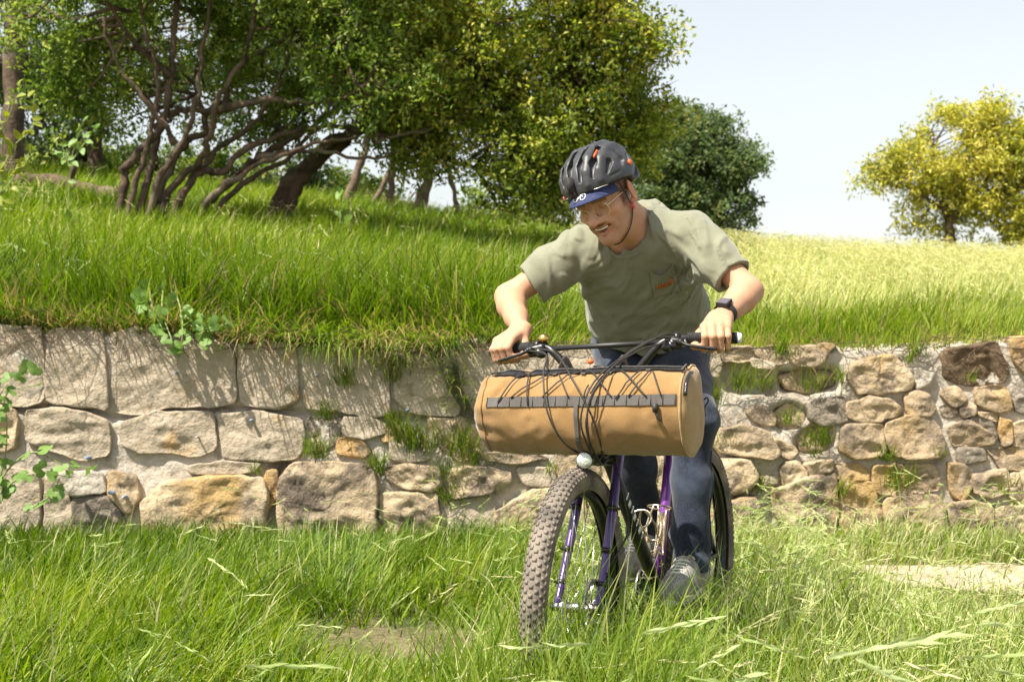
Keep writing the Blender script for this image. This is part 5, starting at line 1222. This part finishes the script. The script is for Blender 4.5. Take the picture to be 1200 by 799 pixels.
mb = MB(); mb.sphere(W_((-.1025, -.040, .066)), (.005, .009, .009), 12, HR); mb.build('orange_trim', M['orange'], he)
mb = MB(); mb.sphere(W_((.098, .045, .050)), (.005, .007, .006), 10, HR); mb.build('orange_trim', M['orange'], he)
mb = MB(); mb.tube(W_([(0.012, .128, .074), (0.010, .124, .095), (.008, .112, .113)]), [.015, .018, .014], 10, flat=(hr, .55)); mb.tube(W_([(.012, .124, .058), (.012, .128, .078)]), .008, 8); mb.build('lamp_mount', M['strap'], he)
for s in (-1, 1):
    mb = MB(); mb.tube(W_([(t * s, .1235 - 5.25 * t * t, .0625 - 1.2 * t * t) for t in np.linspace(.045, .082, 9)]), .0010, 5); mb.build('rim_trim', M['steel'], he)
mb = MB()
for s in (-1, 1):
    mb.tube(spline(W_([(.081 * s, .030, .045), (.080 * s, .018, -.02), (.072 * s, .012, -.058), (.052 * s, .030, -.098), (.020 * s, .048, -.125), (0, .052, -.130)]), 5), .0036, 6, flat=(hr, .35))
mb.build('chin_strap', M['strap'], he)
M['redp'] = mat('red_plastic', (.55, .04, .03), .5)
for s in (-1, 1): mb = MB(); mb.box(W_((.079 * s, .012, -.046)), (.005, .010, .018), HR); mb.build('strap_divider', M['redp'], he)
# cap: navy brim showing under the helmet, with a small white bicycle mark
cap = bpy.data.objects.new('cap', None); COL.objects.link(cap); cap.parent = person; ORG[cap] = ORG[person]; cap['label'] = 'navy cycling cap worn under the helmet'
def brim(u, v):
    """u -1..1 across, v 0..1 outwards"""
    a = u * 1.12; r0 = A(.079, .106); x = math.sin(a) * .080; y = math.cos(a) * .104 - .006
    ln = .052 * max(math.cos(a * 1.38), 0.) ** .6
    return (x * (1 + .12 * v), y + ln * v, .069 - .026 * v - .024 * (u * u) * (1 - .2 * v) - .004 * v * v)
us = np.linspace(-1, 1, 33); vv = np.linspace(0, 1, 8)
Vb = np.array([W_(np.array(brim(u, v)) + A(0, 0, dz)) for dz in (0, -.003) for v in vv for u in us]); n, m_ = 33, 8; q = n * m_
Fq = [(j * n + i, j * n + i + 1, (j + 1) * n + i + 1, (j + 1) * n + i) for j in range(m_ - 1) for i in range(n - 1)]
Fs = Fq + [tuple(k + q for k in f[::-1]) for f in Fq] + [((m_ - 1) * n + i, (m_ - 1) * n + i + 1, (m_ - 1) * n + i + 1 + q, (m_ - 1) * n + i + q) for i in range(n - 1)]
part('brim', Vb, Fs, M['navy'], cap)
bs = SDF(); bs.u(ell((0, -.009, .036), I3, (.0795, .1005, .0925)), .01); bs.i(lambda p: .040 - p[..., 2] + .012 * np.clip(p[..., 1] / .1, -1, 1), .002); bs.sub(ell((0, -.009, .03), I3, (.072, .09, .08)), .004)
V, F = bs.mesh((-.1, -.13, .0), (.1, .11, .14), .004); part('crown', W_(V), F, M['navy'], cap)
def bq(u, v): return W_(np.array(brim(u, v)) + A(0, 0, .0022))
mb = MB()
for u0 in (-.13, .13):
    for rr in (.085,): mb.tube([bq(u0 + rr * math.cos(t), .60 + rr * 2.1 * math.sin(t)) for t in np.linspace(0, 2 * math.pi, 17)], .0014, 5)
for a_, b_ in (((-.13, .6), (-.05, .42)), ((-.05, .42), (.08, .42)), ((.08, .42), (.0, .62)), ((.0, .62), (-.05, .42)), ((.0, .62), (.13, .6)), ((.08, .42), (.13, .6)), ((.07, .36), (.11, .36))):
    mb.tube([bq(*a_), bq(*b_)], .0012, 5)
mb.build('bicycle_emblem', M['whitep'], cap)
# glasses
gl = bpy.data.objects.new('glasses', None); COL.objects.link(gl); gl.parent = person; ORG[gl] = ORG[person]; gl['label'] = 'thin gold wire-rimmed glasses'
gm = bpy.data.materials.new('lens_glass'); gm.use_nodes = True; N_ = gm.node_tree.nodes
trn = N_.new('ShaderNodeBsdfTransparent'); gls = N_.new('ShaderNodeBsdfGlossy'); gls.inputs['Roughness'].default_value = .03; ms = N_.new('ShaderNodeMixShader'); fr = N_.new('ShaderNodeFresnel')
gm.node_tree.links.new(fr.outputs[0], ms.inputs[0]); gm.node_tree.links.new(trn.outputs[0], ms.inputs[1]); gm.node_tree.links.new(gls.outputs[0], ms.inputs[2]); gm.node_tree.links.new(ms.outputs[0], N_['Material Output'].inputs[0])
mb = MB()
for s in (-1, 1):
    t = np.linspace(0, 2 * math.pi, 41)[:-1]
    ex, ez = .0255 * np.sign(np.cos(t)) * np.abs(np.cos(t)) ** .85, .0215 * np.sign(np.sin(t)) * np.abs(np.sin(t)) ** .85
    rim = W_(np.c_[.034 * s + ex, .1055 - .10 * np.abs(.034 * s + ex) ** 1.2, -.007 + ez]); mb.tube(rim, .0013, 6, closed=True)
    V = np.r_[rim, rim.mean(0)[None]]; part('lens', V, [(j, (j + 1) % 40, 40) for j in range(40)], gm, gl)
    mb.tube(spline(W_([(.0595 * s, .100, .002), (.066 * s, .085, .004), (.077 * s, .03, .006), (.0795 * s, .0, .004), (.080 * s, -.018, -.008)]), 5), .0014, 6)
    mb.tube(spline(W_([(.010 * s, .104, -.010), (.0105 * s, .099, -.014)]), 4), .0018, 5)
mb.tube(spline(W_([(-.0095, .1045, -.001), (0, .107, .003), (.0095, .1045, -.001)]), 4), .0014, 6); mb.build('frame', M['wire'], gl)
# watch on the left wrist
G, ax, fo, up, Wr = HANDS[1]; fa = nrm(LE - Wr); wc = Wr + fa * .030
e1 = nrm(up - fa * (up @ fa) + Ff * .4 - fa * (Ff @ fa) * .4); e2 = np.cross(fa, e1)
wt = bpy.data.objects.new('wristwatch', None); COL.objects.link(wt); wt.parent = person; ORG[wt] = ORG[person]; wt['label'] = 'dark square smart watch on a black band'
tt = np.linspace(0, 2 * math.pi, 37)[:-1]; wr = body.project(wc + .034 * (np.cos(tt)[:, None] * e1 + np.sin(tt)[:, None] * e2), .002); wr -= ((wr - wc) @ fa)[:, None] * fa
V = np.concatenate([wr - fa * .010, wr - fa * .010 + (wr - wc) * .07, wr + fa * .010 + (wr - wc) * .07, wr + fa * .010]); n = 36
part('band', V, [(k * n + j, k * n + (j + 1) % n, ((k + 1) % 4) * n + (j + 1) % n, ((k + 1) % 4) * n + j) for k in range(4) for j in range(n)], M['strap'], wt)
M['screen'] = mat('watch_glass', (.10, .09, .11), .12, coat=1.)
wp = body.project((wc + .034 * e1)[None], .006)[0]; R_ = np.stack([e2, fa, e1], 1); mb = MB(); mb.box(wp, (.034, .038, .009), R_); wcase = mb.build('case', M['strap'], wt, smooth=False)
mb = MB(); mb.box(wp + e1 * .005, (.029, .033, .002), R_); mb.build('screen', M['screen'], wt, smooth=False)
# ================================================================== GRASS
def blades(base, h, wdt, lean, bend, ang, col, tipcol=None, segs=3, facing=None, rg=None):
    """curved tapering blades -> verts, tris, colours"""
    N = len(base); dirv = np.stack([np.cos(ang), np.sin(ang), 0 * ang], 1)
    fa = ang + math.pi / 2 + (rg.normal(0, .7, N) if rg is not None else 0); side = np.stack([np.cos(fa), np.sin(fa), 0 * ang], 1)
    p = base.copy(); rows = []; prof = {3: [1., .9, .62], 2: [1., .7]}[segs]; tips = None
    for k in range(segs + 1):
        if k < segs: rows.append(p - side * (wdt * prof[k] * .5)[:, None]); rows.append(p + side * (wdt * prof[k] * .5)[:, None])
        else: rows.append(p.copy())
        th = lean + bend * ((k + .5) / segs) ** 1.4
        last = dirv * np.sin(th)[:, None] + A(0, 0, 1) * np.cos(th)[:, None]
        if k < segs: p = p + last * (h / segs)[:, None]
    nv = len(rows); V = np.stack(rows, 1).reshape(-1, 3); T = []
    for k in range(segs - 1): a = 2 * k; T += [(a, a + 1, a + 3), (a, a + 3, a + 2)]
    a = 2 * (segs - 1); T.append((a, a + 1, a + 2))
    F = (np.arange(N)[:, None, None] * nv + np.array(T)[None]).reshape(-1, 3)
    tc = col if tipcol is None else tipcol; w = np.array([k // 2 / segs for k in range(nv - 1)] + [1.])
    C = (col[:, None] * (1 - w)[None, :, None] + tc[:, None] * w[None, :, None]).reshape(-1, 3)
    return V, F, C, p, last
def heads(tip, dirn, size, col, rg, per=9, length=.085):
    """nodding seed heads: pointed spikelets either side of the stalk's end"""
    N = len(tip); s = np.linspace(-1., .15, per)[None, :] * np.ones((N, 1)); 
    hang = dirn + A(0, 0, -.25); hang /= np.linalg.norm(hang, axis=1)[:, None]
    side = np.cross(hang, A(0, 0, 1)) + rg.normal(0, .3, (N, 3)); side /= np.linalg.norm(side, axis=1)[:, None] + 1e-9
    C = tip[:, None] + hang[:, None] * (s * length * size[:, None])[..., None]
    sg = np.where(np.arange(per) % 2, 1, -1)[None, :, None]
    t = hang[:, None] * .9 + side[:, None] * sg * .20 + rg.normal(0, .07, (N, per, 3)); t /= np.linalg.norm(t, axis=2)[..., None]
    C = C + t * (.012 * size)[:, None, None]; L = (.030 * size)[:, None] * rg.uniform(.8, 1.3, (N, per)); n = rnd_unit(rg, N * per)
    V, F = leaf_mesh(C.reshape(-1, 3), n, t.reshape(-1, 3), L.ravel(), L.ravel() * .17, .05)
    return V, F, np.repeat(np.repeat(col, per, 0) * rg.uniform(.85, 1.15, (N * per, 1)), 4, 0)
def join(parts):
    V = []; F = []; C = []; n = 0
    for v, f, c in parts: V.append(v); F.append(f + n); C.append(c); n += len(v)
    return np.concatenate(V), np.concatenate(F), np.concatenate(C)
def stuff(name, parts, label, m='grass'):
    V, F, C = join(parts); o = part(name, V, F, M[m], None, smooth=False, cols=C); return set_props(o, label, 'grass', None, 'stuff')
GR = np.array([(.045, .085, .012), (.085, .15, .015), (.145, .225, .022), (.225, .29, .035), (.34, .36, .08)])
STRAW = np.array([(.55, .53, .26), (.66, .62, .36), (.46, .48, .20)])
def pick(pal, k): k = np.clip(k, 0, .999) * (len(pal) - 1); i = k.astype(int); f = (k - i)[:, None]; return pal[i] * (1 - f) + pal[i + 1] * f
rg = np.random.default_rng(5)
# --- meadow in front of the wall
def bare(x, y):
    """1 where the trodden soil shows"""
    d1 = np.exp(-(((x + .40) / .36) ** 2 + ((y - 5.4) / .40) ** 2)); d2 = np.clip((x - 1.35) / .3, 0, 1) * np.exp(-((y - path_mid(x)) / .33) ** 4); d3 = np.exp(-(((x + .55) / .18) ** 2 + ((y - 6.4) / .2) ** 2))
    return np.clip(1.25 * d1 + 1.15 * d2 + .8 * d3, 0, 1)
def wedge(n, y0, y1, margin, rg, k=1.0):
    y = np.sqrt(rg.uniform(y0 ** 2, y1 ** 2, n)) if k == 1 else rg.uniform(y0, y1, n); x = rg.uniform(-1, 1, n) * (.345 * y + margin); return x, y
x, y = wedge(90000, 2.9, 7.93, .35, rg)
# clumps: pull the roots towards tuft centres
cxn = noise2(x, y, 3.2, 21); keep = (rg.uniform(0, 1, len(x)) > .93 * bare(x, y)) & (rg.uniform(-1, 1, len(x)) < .75 + .9 * cxn)
x, y = x[keep], y[keep]; N = len(x)
lush = noise2(x, y, 1.1, 22); right = np.clip((x - .1) / 1.2, 0, 1)
h = (.20 + .08 * lush + .06 * noise2(x, y, 4., 23)) * rg.uniform(.35, 1.5, N); h = np.clip(h, .05, .48) * np.where(bare(x, y) > .3, .65, 1) * (1 - .25 * np.clip((y - 6.6) / 1.3, 0, 1))
h *= 1 + .35 * np.clip(1 - np.abs(y - 4.0) / .9, 0, 1) * np.clip((x + .3) / .4, 0, 1)
col = pick(GR, .42 + .22 * lush + .28 * noise2(x, y, 4.2, 31) + rg.normal(0, .22, N) + .2 * right - .16 * np.clip((-x - .1) / .6, 0, 1) * np.clip((y - 5.2) / 1.2, 0, 1)); dry = rg.uniform(0, 1, N) < .06 + .34 * right * (noise2(x, y, 1.4, 29) > -.35); col[dry] = STRAW[rg.integers(0, 3, dry.sum())] * .8  # greens lowered along the left foot of the wall: shade put into blade colour
wind = .6 * noise2(x, y, .8, 24)
low_ = np.exp(-((x + .42) / .40) ** 2 - ((y - 5.0) / .55) ** 2) * .75 + np.clip((x - 1.3) / .4, 0, 1) * np.exp(-((y - 6.1) / .75) ** 4) * .72
h *= 1 - np.clip(low_, 0, .8)                      # grazed short beside the trodden soil
h *= 1 + .75 * np.exp(-((x - .40) / .75) ** 2 - ((y - 3.55) / .45) ** 2) + .30 * np.exp(-((x - .8) / .5) ** 2 - ((y - 4.6) / .6) ** 2)
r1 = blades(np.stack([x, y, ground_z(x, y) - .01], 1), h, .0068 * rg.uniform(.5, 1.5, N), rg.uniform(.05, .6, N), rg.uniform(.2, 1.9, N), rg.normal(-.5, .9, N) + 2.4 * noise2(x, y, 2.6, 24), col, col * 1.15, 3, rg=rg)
x, y = wedge(3200, 3.3, 7.7, .2, rg); k = rg.uniform(0, 1, len(x)) < (.07 + .93 * np.clip((x - .0) / .5, 0, 1)) * (.5 + .5 * (noise2(x, y, 1.6, 26) > -.2)) * (1 - bare(x, y)) * (1 - .75 * (x > 1.4) * (np.abs(y - 6.2) < .7)); x, y = x[k], y[k]; N = len(x)
h = rg.uniform(.24, .46, N); scol = STRAW[rg.integers(0, 3, N)] * np.array([.85, 1., .8]); 
r2 = blades(np.stack([x, y, ground_z(x, y)], 1), h, np.full(N, .0026), rg.uniform(.05, .4, N), rg.uniform(.5, 1.6, N), rg.uniform(0, 6.28, N), scol * A(.6, .8, .5), scol, 3, rg=rg)
r3 = heads(r2[3], r2[4], rg.uniform(.65, 1.1, N), scol, rg)
# rank, half-dry grass along the bicycle's line, hiding wheels and feet
n = 9500; x = rg.uniform(-.12, 2.0, n); y = rg.uniform(3.15, 4.75, n); k = rg.uniform(0, 1, n) < np.where(x < .0, .35, 1.) * np.clip(1.25 - np.abs(y - 3.85) / 1.0, 0, 1) * (noise2(x, y, 2.6, 28) > -.55); x, y = x[k], y[k]; N = len(x)
mixc = rg.uniform(0, 1, N) < .14 + .28 * np.clip(x / .8, 0, 1); col = pick(GR, rg.normal(.55, .2, N)); col[mixc] = STRAW[rg.integers(0, 3, mixc.sum())] * A(.8, .9, .7)
ra = blades(np.stack([x, y, ground_z(x, y) - .01], 1), rg.uniform(.26, .54, N) * (.85 + .2 * noise2(x, y, 2., 27)), .0062 * rg.uniform(.5, 1.4, N), rg.uniform(.03, .45, N), rg.uniform(.15, 1.2, N), rg.uniform(0, 6.28, N), col, col * 1.12, 3, rg=rg)
nf = 1300; xf = rg.normal(.16, .17, nf); yf = rg.uniform(3.2, 3.68, nf); cf = pick(GR, rg.normal(.55, .22, nf))
rf_ = blades(np.stack([xf, yf, ground_z(xf, yf)], 1), rg.uniform(.32, .54, nf), .0062 * rg.uniform(.5, 1.4, nf), rg.uniform(.03, .4, nf), rg.uniform(.2, 1.2, nf), rg.uniform(0, 6.28, nf), cf, cf * 1.12, 3, rg=rg)
n = 340; x = rg.uniform(.05, 2.0, n); y = rg.uniform(3.2, 4.9, n); sc = STRAW[rg.integers(0, 3, n)]
rb = blades(np.stack([x, y, ground_z(x, y)], 1), rg.uniform(.34, .52, n), np.full(n, .0026), rg.uniform(.1, .5, n), rg.uniform(.8, 1.7, n), rg.uniform(0, 6.28, n), sc * A(.7, .85, .5), sc, 3, rg=rg); rc = heads(rb[3], rb[4], rg.uniform(.65, 1.05, n), sc, rg)
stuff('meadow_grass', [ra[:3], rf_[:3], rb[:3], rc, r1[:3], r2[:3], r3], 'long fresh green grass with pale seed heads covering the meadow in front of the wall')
# a few tall, close stalks rising out of focus near the camera
pt_ = [(.02, 2.7), (.10, 2.5), (-.06, 2.6), (.16, 2.75), (.30, 2.6), (.42, 2.45), (.50, 2.6), (.58, 2.7), (.66, 2.5), (.74, 2.8), (.85, 2.7), (.24, 2.8), (-.3, 2.7), (.36, 2.8), (-.62, 2.6), (-.75, 2.8), (.93, 2.9), (.2, 2.9), (.55, 2.9), (.7, 3.0)]
pt_ += [(.10, 1.9), (.16, 2.0), (.22, 1.85), (.30, 2.1), (.36, 1.9), (.42, 2.0), (.50, 2.15), (.27, 2.2), (.47, 1.95), (.05, 2.1)]
pt_ = np.array([p for p in pt_ for _ in range(4)]) + rg.normal(0, .05, (120, 2)); N = len(pt_)
h = rg.uniform(.40, .62, N) + np.where(pt_[:, 1] < 2.3, .16, 0); col = pick(GR, rg.uniform(.2, .9, N)); 
q1 = blades(np.c_[pt_, ground_z(pt_[:, 0], pt_[:, 1])], h, .0075 * rg.uniform(.5, 1.2, N), rg.uniform(.05, .4, N), rg.uniform(.2, 1.4, N), rg.uniform(0, 6.28, N), col, col * 1.1, 3, rg=rg)
N2 = 44; p2 = pt_[rg.choice(N, N2, False)] + rg.normal(0, .04, (N2, 2)); sc = STRAW[rg.integers(0, 3, N2)] * A(.8, 1., .8)
q2 = blades(np.c_[p2, ground_z(p2[:, 0], p2[:, 1])], rg.uniform(.5, .68, N2) + np.where(p2[:, 1] < 2.3, .12, 0), np.full(N2, .003), rg.uniform(.1, .4, N2), rg.uniform(.7, 1.4, N2), rg.choice([0.2, 3.0], N2) + rg.normal(0, .5, N2), sc * A(.5, .8, .5), sc, 3, rg=rg)
q3 = heads(q2[3], q2[4], rg.uniform(1.2, 1.9, N2), sc, rg, 11)
n = 18; bx_ = np.array([.36, .37, .385, .39, .40, .30, .31, .46, .47, .20, .21, .55, .12, .42, .05, .25, .34, .50]); by_ = 1.9 + .12 * rg.normal(size=n); gc = pick(GR, rg.uniform(.35, .9, n))
q4 = blades(np.c_[bx_, by_, ground_z(bx_, by_)], rg.uniform(.62, .86, n), .010 * rg.uniform(.6, 1.2, n), rg.uniform(.02, .25, n), rg.uniform(.1, .7, n), rg.choice([0., 3.14], n) + rg.normal(0, .5, n), gc, gc * 1.1, 3, rg=rg)
stuff('tall_grass', [q4[:3], q1[:3], q2[:3], q3], 'loose tall grass stalks with nodding heads at the near edge of the meadow')
# --- hill behind the wall
def hill_cols(x, y, rg, N):
    u = x / y; lush = noise2(x, y, .7, 41); right = np.clip((u - .02) / .12, 0, 1)
    pale = right * np.clip((y - 10.2 + .8 * noise2(x, y, .6, 43)) / 1.2, 0, 1)
    col = pick(GR, .54 + .24 * lush + .20 * noise2(x, y, 3.3, 47) + .2 * right + rg.normal(0, .18, N)); s = rg.uniform(0, 1, N) < .72 * pale + .05; col[s] = STRAW[rg.integers(0, 3, s.sum())] * A(1., 1., .85); return col, pale
x, y = wedge(115000, 8.2, 26.5, 1.0, rg, 0); N = len(x); col, pale = hill_cols(x, y, rg, N)
far = np.clip((y - 8) / 16, 0, 1); h = (.20 + .06 * noise2(x, y, 1.3, 44) + .07 * noise2(x, y, 4.1, 45)) * rg.uniform(.45, 1.4, N) * (1 + .35 * far); wv = 2.2 * noise2(x, y, 1.9, 46)
hb = blades(np.stack([x, y, hill_z(x, y) - .02], 1), h, (.008 + .014 * far) * rg.uniform(.6, 1.3, N), rg.uniform(.05, .55, N), rg.uniform(.2, 1.6, N), rg.normal(-.8, .9, N) + wv, col, col * 1.15, 2, rg=rg)
x, y = wedge(21000, 8.9, 26., .8, rg, 0); u = x / y; k = rg.uniform(0, 1, len(x)) < np.clip((u - .03) / .1, .03, 1) * np.clip((y - 9.3) / 1.5, .15, 1); x, y = x[k], y[k]; N = len(x)
far = np.clip((y - 8) / 16, 0, 1); sc = STRAW[rg.integers(0, 3, N)] * A(1.1, 1.08, .95)
hs = blades(np.stack([x, y, hill_z(x, y)], 1), rg.uniform(.25, .42, N), .004 + .006 * far, rg.uniform(.1, .4, N), rg.uniform(.7, 1.5, N), rg.normal(-.5, 1.2, N), sc * A(.7, .9, .6), sc, 2, rg=rg)
hh = heads(hs[3], hs[4], rg.uniform(.7, 1.2, N) * (1 + .5 * far), sc, rg, 5)
stuff('hillside_grass', [hb[:3], hs[:3], hh], 'sunlit grass on the slope above the wall, fresh green below and pale with seed heads higher up')
# --- tall grass along the top of the wall, hanging over its edge
n = 40000; x = rg.uniform(-3.3, 3.4, n); y = 8.02 + rg.uniform(0, 1, n) ** 1.25 * 1.5; left = np.clip((.45 - x) / .5, 0, 1)
k = rg.uniform(0, 1, n) < .55 + .45 * left; x, y, left = x[k], y[k], left[k]; N = len(x)
edge = np.clip((8.30 - y) / .3, 0, 1); lush = noise2(x, y, 1.3, 51)
h = (.20 + .24 * left + .10 * lush + .12 * noise2(x, y, 3.7, 53)) * rg.uniform(.4, 1.4, N); over_ = noise2(x, 0 * x, 3.1, 52); spill = np.exp(-((x + .85) / .75) ** 2) * np.clip(noise2(x, 0 * x, 4.3, 58) + .45, 0, 1) * edge; h = h * np.where(edge > .1, .62 + .5 * np.clip(over_, -.4, 1) * .5, 1) * (1 + .55 * spill)
col = pick(GR, .45 + .22 * lush + .26 * noise2(x, y, 3.9, 55) + .2 * (1 - left) + rg.normal(0, .2, N)); dry = rg.uniform(0, 1, N) < (.07 + .33 * edge * (over_ > -.3)); col[dry] = np.array([(.30, .21, .09), (.38, .29, .14), (.24, .20, .08)])[rg.integers(0, 3, dry.sum())]
drop = edge * left * (.35 + .5 * np.clip(over_, 0, 1)) + 1.25 * spill
bb = blades(np.stack([x, y, hill_z(x, np.maximum(y, 8.1)) - .01], 1), h, .0082 * rg.uniform(.5, 1.5, N), rg.uniform(.05, .6, N) + .6 * drop, rg.uniform(.2, 1.3, N) + .9 * drop, np.where(rg.uniform(0, 1, N) < .3 + .65 * drop, rg.normal(-1.57, .55, N), rg.normal(-.8, .9, N) + 2.6 * noise2(x, y, 2.4, 54)), col, col * 1.15, 3, rg=rg)
ns = 450; x2 = rg.uniform(-3.2, 1.2, ns); y2 = 8.5 + rg.uniform(0, 1, ns) * .9; sc = STRAW[rg.integers(0, 3, ns)] * A(.55, .7, .5)
bs_ = blades(np.stack([x2, y2, hill_z(x2, np.maximum(y2, 8.1))], 1), rg.uniform(.32, .55, ns), np.full(ns, .0028), rg.uniform(.1, .5, ns), rg.uniform(.8, 1.8, ns), rg.normal(-1.4, .9, ns), sc * A(.6, .85, .5), sc, 3, rg=rg)
bh = heads(bs_[3], bs_[4], rg.uniform(.8, 1.4, ns), sc, rg, 7)
stuff('bank_grass', [bb[:3], bs_[:3], bh], 'thick grass along the top of the wall with dry blades hanging over its edge')
# dry roots and litter along the wall's top edge
mb = MB()
for k in range(420):
    x0 = rg.uniform(-3.2, 3.2); 
    if rg.uniform() > (1 if x0 < -.2 else .45): continue
    z0 = wall_top(x0) + rg.uniform(-.03, .05); p0 = A(x0, WALL_Y - .05 + rg.uniform(0, .12), z0); d = A(rg.normal(0, .10), rg.normal(-.02, .03), rg.normal(-.02, .035))
    mb.tube(spline([p0, p0 + d + rg.normal(0, .012, 3), p0 + d * 2 + rg.normal(0, .02, 3)], 3), [.0022] * 6 + [.001], 3, cap=False)
o = mb.build('dry_roots', M['dry'], None); set_props(o, 'brown dry roots and dead stems tangled along the top edge of the wall', 'roots', None, 'stuff')
# --- tufts sprouting from the joints of the wall, each a thing of its own
def tuft(px, py, s, n, seed, dens=1., hang=0., group='grass tufts in the joints of the wall', label='small green grass tuft sprouting from a joint of the stone wall'):
    rg = np.random.default_rng(seed); c = P(px, py, WALL_Y - .045); N = n
    b = c + np.stack([rg.normal(0, .035 * s, N), rg.uniform(-.02, .05, N), rg.normal(0, .018 * s, N)], 1)
    col = pick(GR, rg.normal(.5, .2, N)); dry = rg.uniform(0, 1, N) < .12; col[dry] = (.34, .27, .12)
    r = blades(b, .15 * s * rg.uniform(.5, 1.2, N), .0055 * rg.uniform(.6, 1.2, N), rg.uniform(.1, .6, N) + hang, rg.uniform(.2, 1.4, N), rg.normal(-1.57, 1.0, N), col, col * 1.15, 3, rg=rg)
    me = mesh_data('grass_tuft', r[0] - c, r[1], M['grass'], False, r[2]); o = bpy.data.objects.new('grass_tuft', me); COL.objects.link(o); o.location = c
    set_props(o, label, 'grass tuft', group)
TU = [(370, 535, 1.1, 90), (442, 552, 1.0, 80), (476, 518, 1.3, 110), (495, 527, 1.2, 90), (462, 500, .9, 60), (380, 490, .8, 50), (402, 450, .9, 55), (460, 445, 1., 60), (545, 530, 1.4, 110), (522, 560, 1.1, 70), (525, 590, 1., 60), (298, 555, .6, 30), (555, 545, .9, 50),
      (872, 455, 1.1, 90), (895, 455, .9, 60), (955, 455, .9, 60), (985, 448, .8, 40), (828, 470, 1.3, 80), (850, 525, 1.0, 60), (925, 495, .7, 40), (948, 522, .8, 40), (966, 520, .9, 60), (1040, 538, .9, 50), (1056, 572, 1.1, 90), (1098, 535, .6, 30), (985, 580, .9, 60), (958, 535, .5, 25), (918, 415, .9, 60), (1075, 415, .9, 50), (885, 575, 1.1, 60), (1064, 424, .6, 30), (1185, 575, 1., 50), (1140, 447, .5, 20), (645, 555, .6, 30)]
for k, (px, py, s, n) in enumerate(TU):
    part_ = 'between the large blocks of the stone wall' if px < 700 else 'in the rubble of the stone wall'
    size_ = 'bushy green grass tuft' if s >= 1.05 else 'thin little grass tuft' if s <= .7 else 'middling green grass tuft'
    tuft(px, py, s, n, 300 + k, group='grass tufts ' + part_, label=size_ + ' sprouting ' + part_)
for k, (px, py) in enumerate([(516, 415), (524, 432), (534, 450), (545, 470), (450, 425), (468, 428)]): tuft(px, py, 1.25, 70, 380 + k, hang=.9, group='grass hanging in the cracks of the wall', label='drooping grass clump hanging down a crack between grey wall blocks')
print('built in %.1f s' % (time.time() - T0), 'objects', len(bpy.data.objects), 'tris', sum(len(o.data.loops) - 2 * len(o.data.polygons) for o in bpy.data.objects if o.type == 'MESH'))
